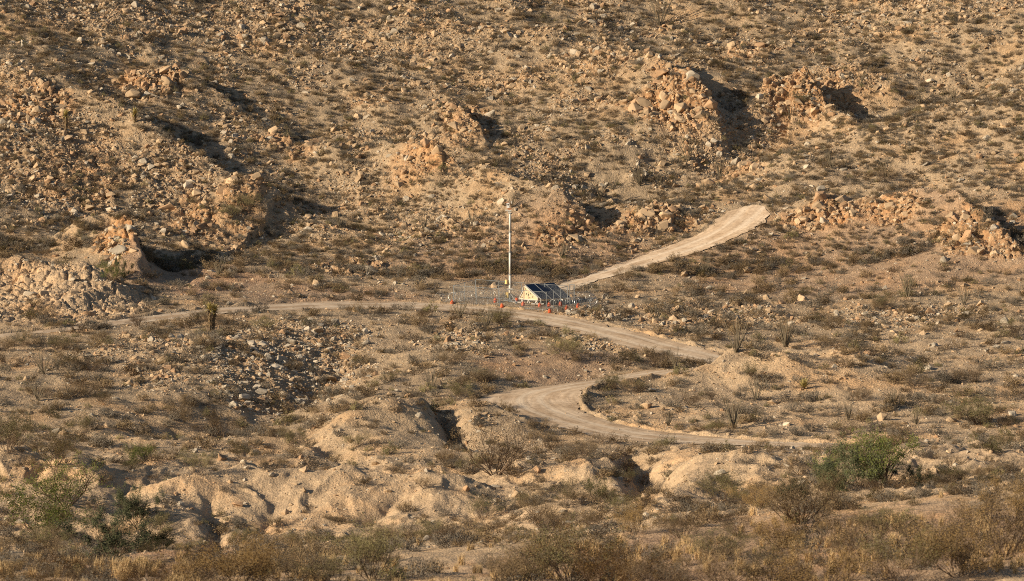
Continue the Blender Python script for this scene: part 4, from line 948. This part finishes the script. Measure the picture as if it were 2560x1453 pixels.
# fence
def pt(a, b, z=0):
    x = Cn[0] + u1[0] * a + u2[0] * b; y = Cn[1] + u1[1] * a + u2[1] * b; return Vector((x, y, pad_z(x, y) + z))
FH = 1.85; origin = pt(0, 0)
fen = empty("security_fence", tuple(origin)); tag(fen, "galvanised chain-link fence of framed panels around the mast and solar unit", "fence")
def rel(p): return p - origin
corners = [(0, 0), (L1, 0), (L1, L2), (0, L2)]
nseg = [4, 2, 4, 3]
posts = []
for e in range(4):
    (a0, b0), (a1, b1) = corners[e], corners[(e + 1) % 4]; n = nseg[e]
    ln = math.hypot(a1 - a0, b1 - b0)
    for j in range(n):
        A = (a0 + (a1 - a0) * j / n, b0 + (b1 - b0) * j / n); B = (a0 + (a1 - a0) * (j + 1) / n, b0 + (b1 - b0) * (j + 1) / n)
        corner = j == 0
        mb = MB(); mb.tube(rel(pt(*A, -.1)), rel(pt(*A, FH + .03)), .045 if corner else .028, n=8); mb.build("post", STEEL, fen)
        posts.append(A)
        mb = MB(); mb.tube(rel(pt(*A, FH)), rel(pt(*B, FH)), .026, n=6); mb.build("top_rail", STEEL, fen)
        mb = MB(); mb.tube(rel(pt(*A, .09)), rel(pt(*B, .09)), .026, n=6); mb.build("bottom_rail", STEEL, fen)
        mb = MB(); sl_ = ln / n; sp = .11; N_ = int((sl_ + FH) / sp)
        def at_(x, z): return rel(pt(A[0] + (B[0] - A[0]) * x / sl_, A[1] + (B[1] - A[1]) * x / sl_, z + .08))
        hh = FH - .08
        for kx in range(N_):
            c = kx * sp
            x0, z0 = (c, 0) if c < sl_ else (sl_, c - sl_); x1, z1 = (c - hh, hh) if c > hh else (0, c)
            if z0 < hh and x1 < sl_:
                mb.tube(at_(x0, z0), at_(x1, z1), .0024, n=3, cap=False); mb.tube(at_(sl_ - x0, z0), at_(sl_ - x1, z1), .0024, n=3, cap=False)
        mb.build("chain_link", STEEL, fen)
# a gate leaf standing open at the right corner
mb = MB(); a = pt(.15, L2 * .96); 
for x in np.linspace(0, .55, 5): mb.tube(rel(pt(-.15 - x, L2 + .1, 0)), rel(pt(-.15 - x, L2 + .1, 2.0)), .018 if 0 < x < .5 else .035, n=6)
mb.tube(rel(pt(-.15, L2 + .1, 2.0)), rel(pt(-.7, L2 + .1, 2.0)), .03, n=6); mb.build("gate_leaf", STEEL, fen)

# weights at the fence
BK = MB()
for (z0, r0, z1, r1) in ((0, .15, .06, .19), (.06, .19, .30, .19), (.30, .19, .40, .12), (.40, .12, .46, .06)): BK.tube((0, 0, z0), (0, 0, z1), r0, r1, 14)
for a in np.linspace(0, math.pi, 7)[:-1]:
    BK.tube((math.cos(a) * .10, 0, .42 + math.sin(a) * .12), (math.cos(a + .52) * .10, 0, .42 + math.sin(a + .52) * .12), .022, n=5)
bkm = BK.mesh("weight", ORANGE)
BL = [(1130, 761, "orange weight at the far left end of the fence beside the road"), (1238, 756, "orange weight inside the fence left of the mast"), (1255, 769, "orange weight beside the road in front of the mast"), (1292, 753, "dull orange weight behind the fence just right of the mast"),
      (1308, 764, "orange weight at the left foot of the solar unit"), (1349, 768, "orange weight under the near corner of the solar panels"), (1374, 782, "orange weight nearest the camera at the front fence corner"), (1416, 775, "orange weight in the razor wire on the right side"), (1444.6, 770, "orange weight at the far right post of the fence"), (1373, 767, "orange weight behind the wire coil under the panels"), (1401, 766, "orange weight behind the wire coil further right under the panels")]
for u, v, lab in BL:
    P = cast([u], [v])[0]; o = link("fence_weight", bkm); o.location = (P[0], P[1], LM(P[0], P[1]) - .01); o.rotation_euler = (0, 0, u); o.scale = (.92, .92, .9)
    tag(o, lab, "fence weight", "orange weights along the fence")
# razor wire
def coil(pts_px, rad, turns_per_m, lab, seed, wob=.07):
    P = cast([p[0] for p in pts_px], [p[1] for p in pts_px]); Q = smooth_poly(P, 12); r = random.Random(seed)
    s = np.r_[0, np.cumsum(np.linalg.norm(np.diff(Q[:, :2], axis=0), axis=1))]; L = s[-1]; n = int(L * turns_per_m * 18)
    o0 = Vector((Q[0][0], Q[0][1], Q[0][2])); pts = []
    for k in range(n):
        d = L * k / n; c = np.array([np.interp(d, s, Q[:, j]) for j in range(3)]); c2 = np.array([np.interp(min(d + .1, L), s, Q[:, j]) for j in range(2)])
        t = Vector((c2[0] - c[0], c2[1] - c[1], 0)); t = t.normalized() if t.length > 1e-6 else Vector((1, 0, 0)); sd = Vector((-t.y, t.x, 0))
        turn = k // 18; rr = rad * (1 + wob * math.sin(turn * 2.3 + seed)); a = 2 * math.pi * k / 18
        zb = LM(c[0], c[1]); tl = .25 * math.sin(turn * 1.7 + seed)
        p = Vector((c[0], c[1], zb + rad * .97)) + sd * (math.cos(a) * rr) + Vector((0, 0, math.sin(a) * rr)) + t * (tl * math.sin(a) * .5)
        pts.append(p - o0)
    mb = MB(); mb.path(pts, .011, .011, 3)
    o = empty("razor_wire", tuple(o0)); mb.build("wire_coil", WIRE, o)
    mb = MB()
    for k in range(0, n, 2):
        p = pts[k]; d = Vector((r.gauss(0, 1), r.gauss(0, 1), r.gauss(0, 1))).normalized() * .035; e = d.orthogonal().normalized() * .012
        mb.add([p - d - e, p - d + e, p + d + e, p + d - e], [(0, 1, 2, 3)])
    mb.build("razor_barbs", WIRE, o)
    tag(o, lab, "razor wire", "coils of razor wire around the fence"); return o
coil([(1098, 752), (1140, 749), (1190, 746), (1240, 745), (1262, 745)], .40, 3.2, "long razor wire coil along the back of the compound left of the mast", 1)
coil([(1130, 759), (1170, 760), (1220, 762), (1250, 764)], .32, 2.6, "razor wire coil along the near fence left of the mast", 2)
coil([(1380, 770), (1400, 768), (1420, 766), (1450, 762)], .42, 4.2, "dark ringed razor wire coil under the solar panels", 3)
coil([(1300, 774), (1340, 780), (1375, 783), (1410, 779), (1440, 774)], .30, 3.0, "loose razor wire coil wrapping the near fence corner", 4)
coil([(1440, 765), (1462, 770), (1482, 772)], .46, 5.0, "thick bundle of razor wire at the far right end", 5)
coil([(1425, 755), (1455, 748), (1478, 756), (1486, 768)], .42, 3.4, "razor wire coil looping behind the right corner of the fence", 6)
# cable run
print("done", round(time.time() - T0, 1))
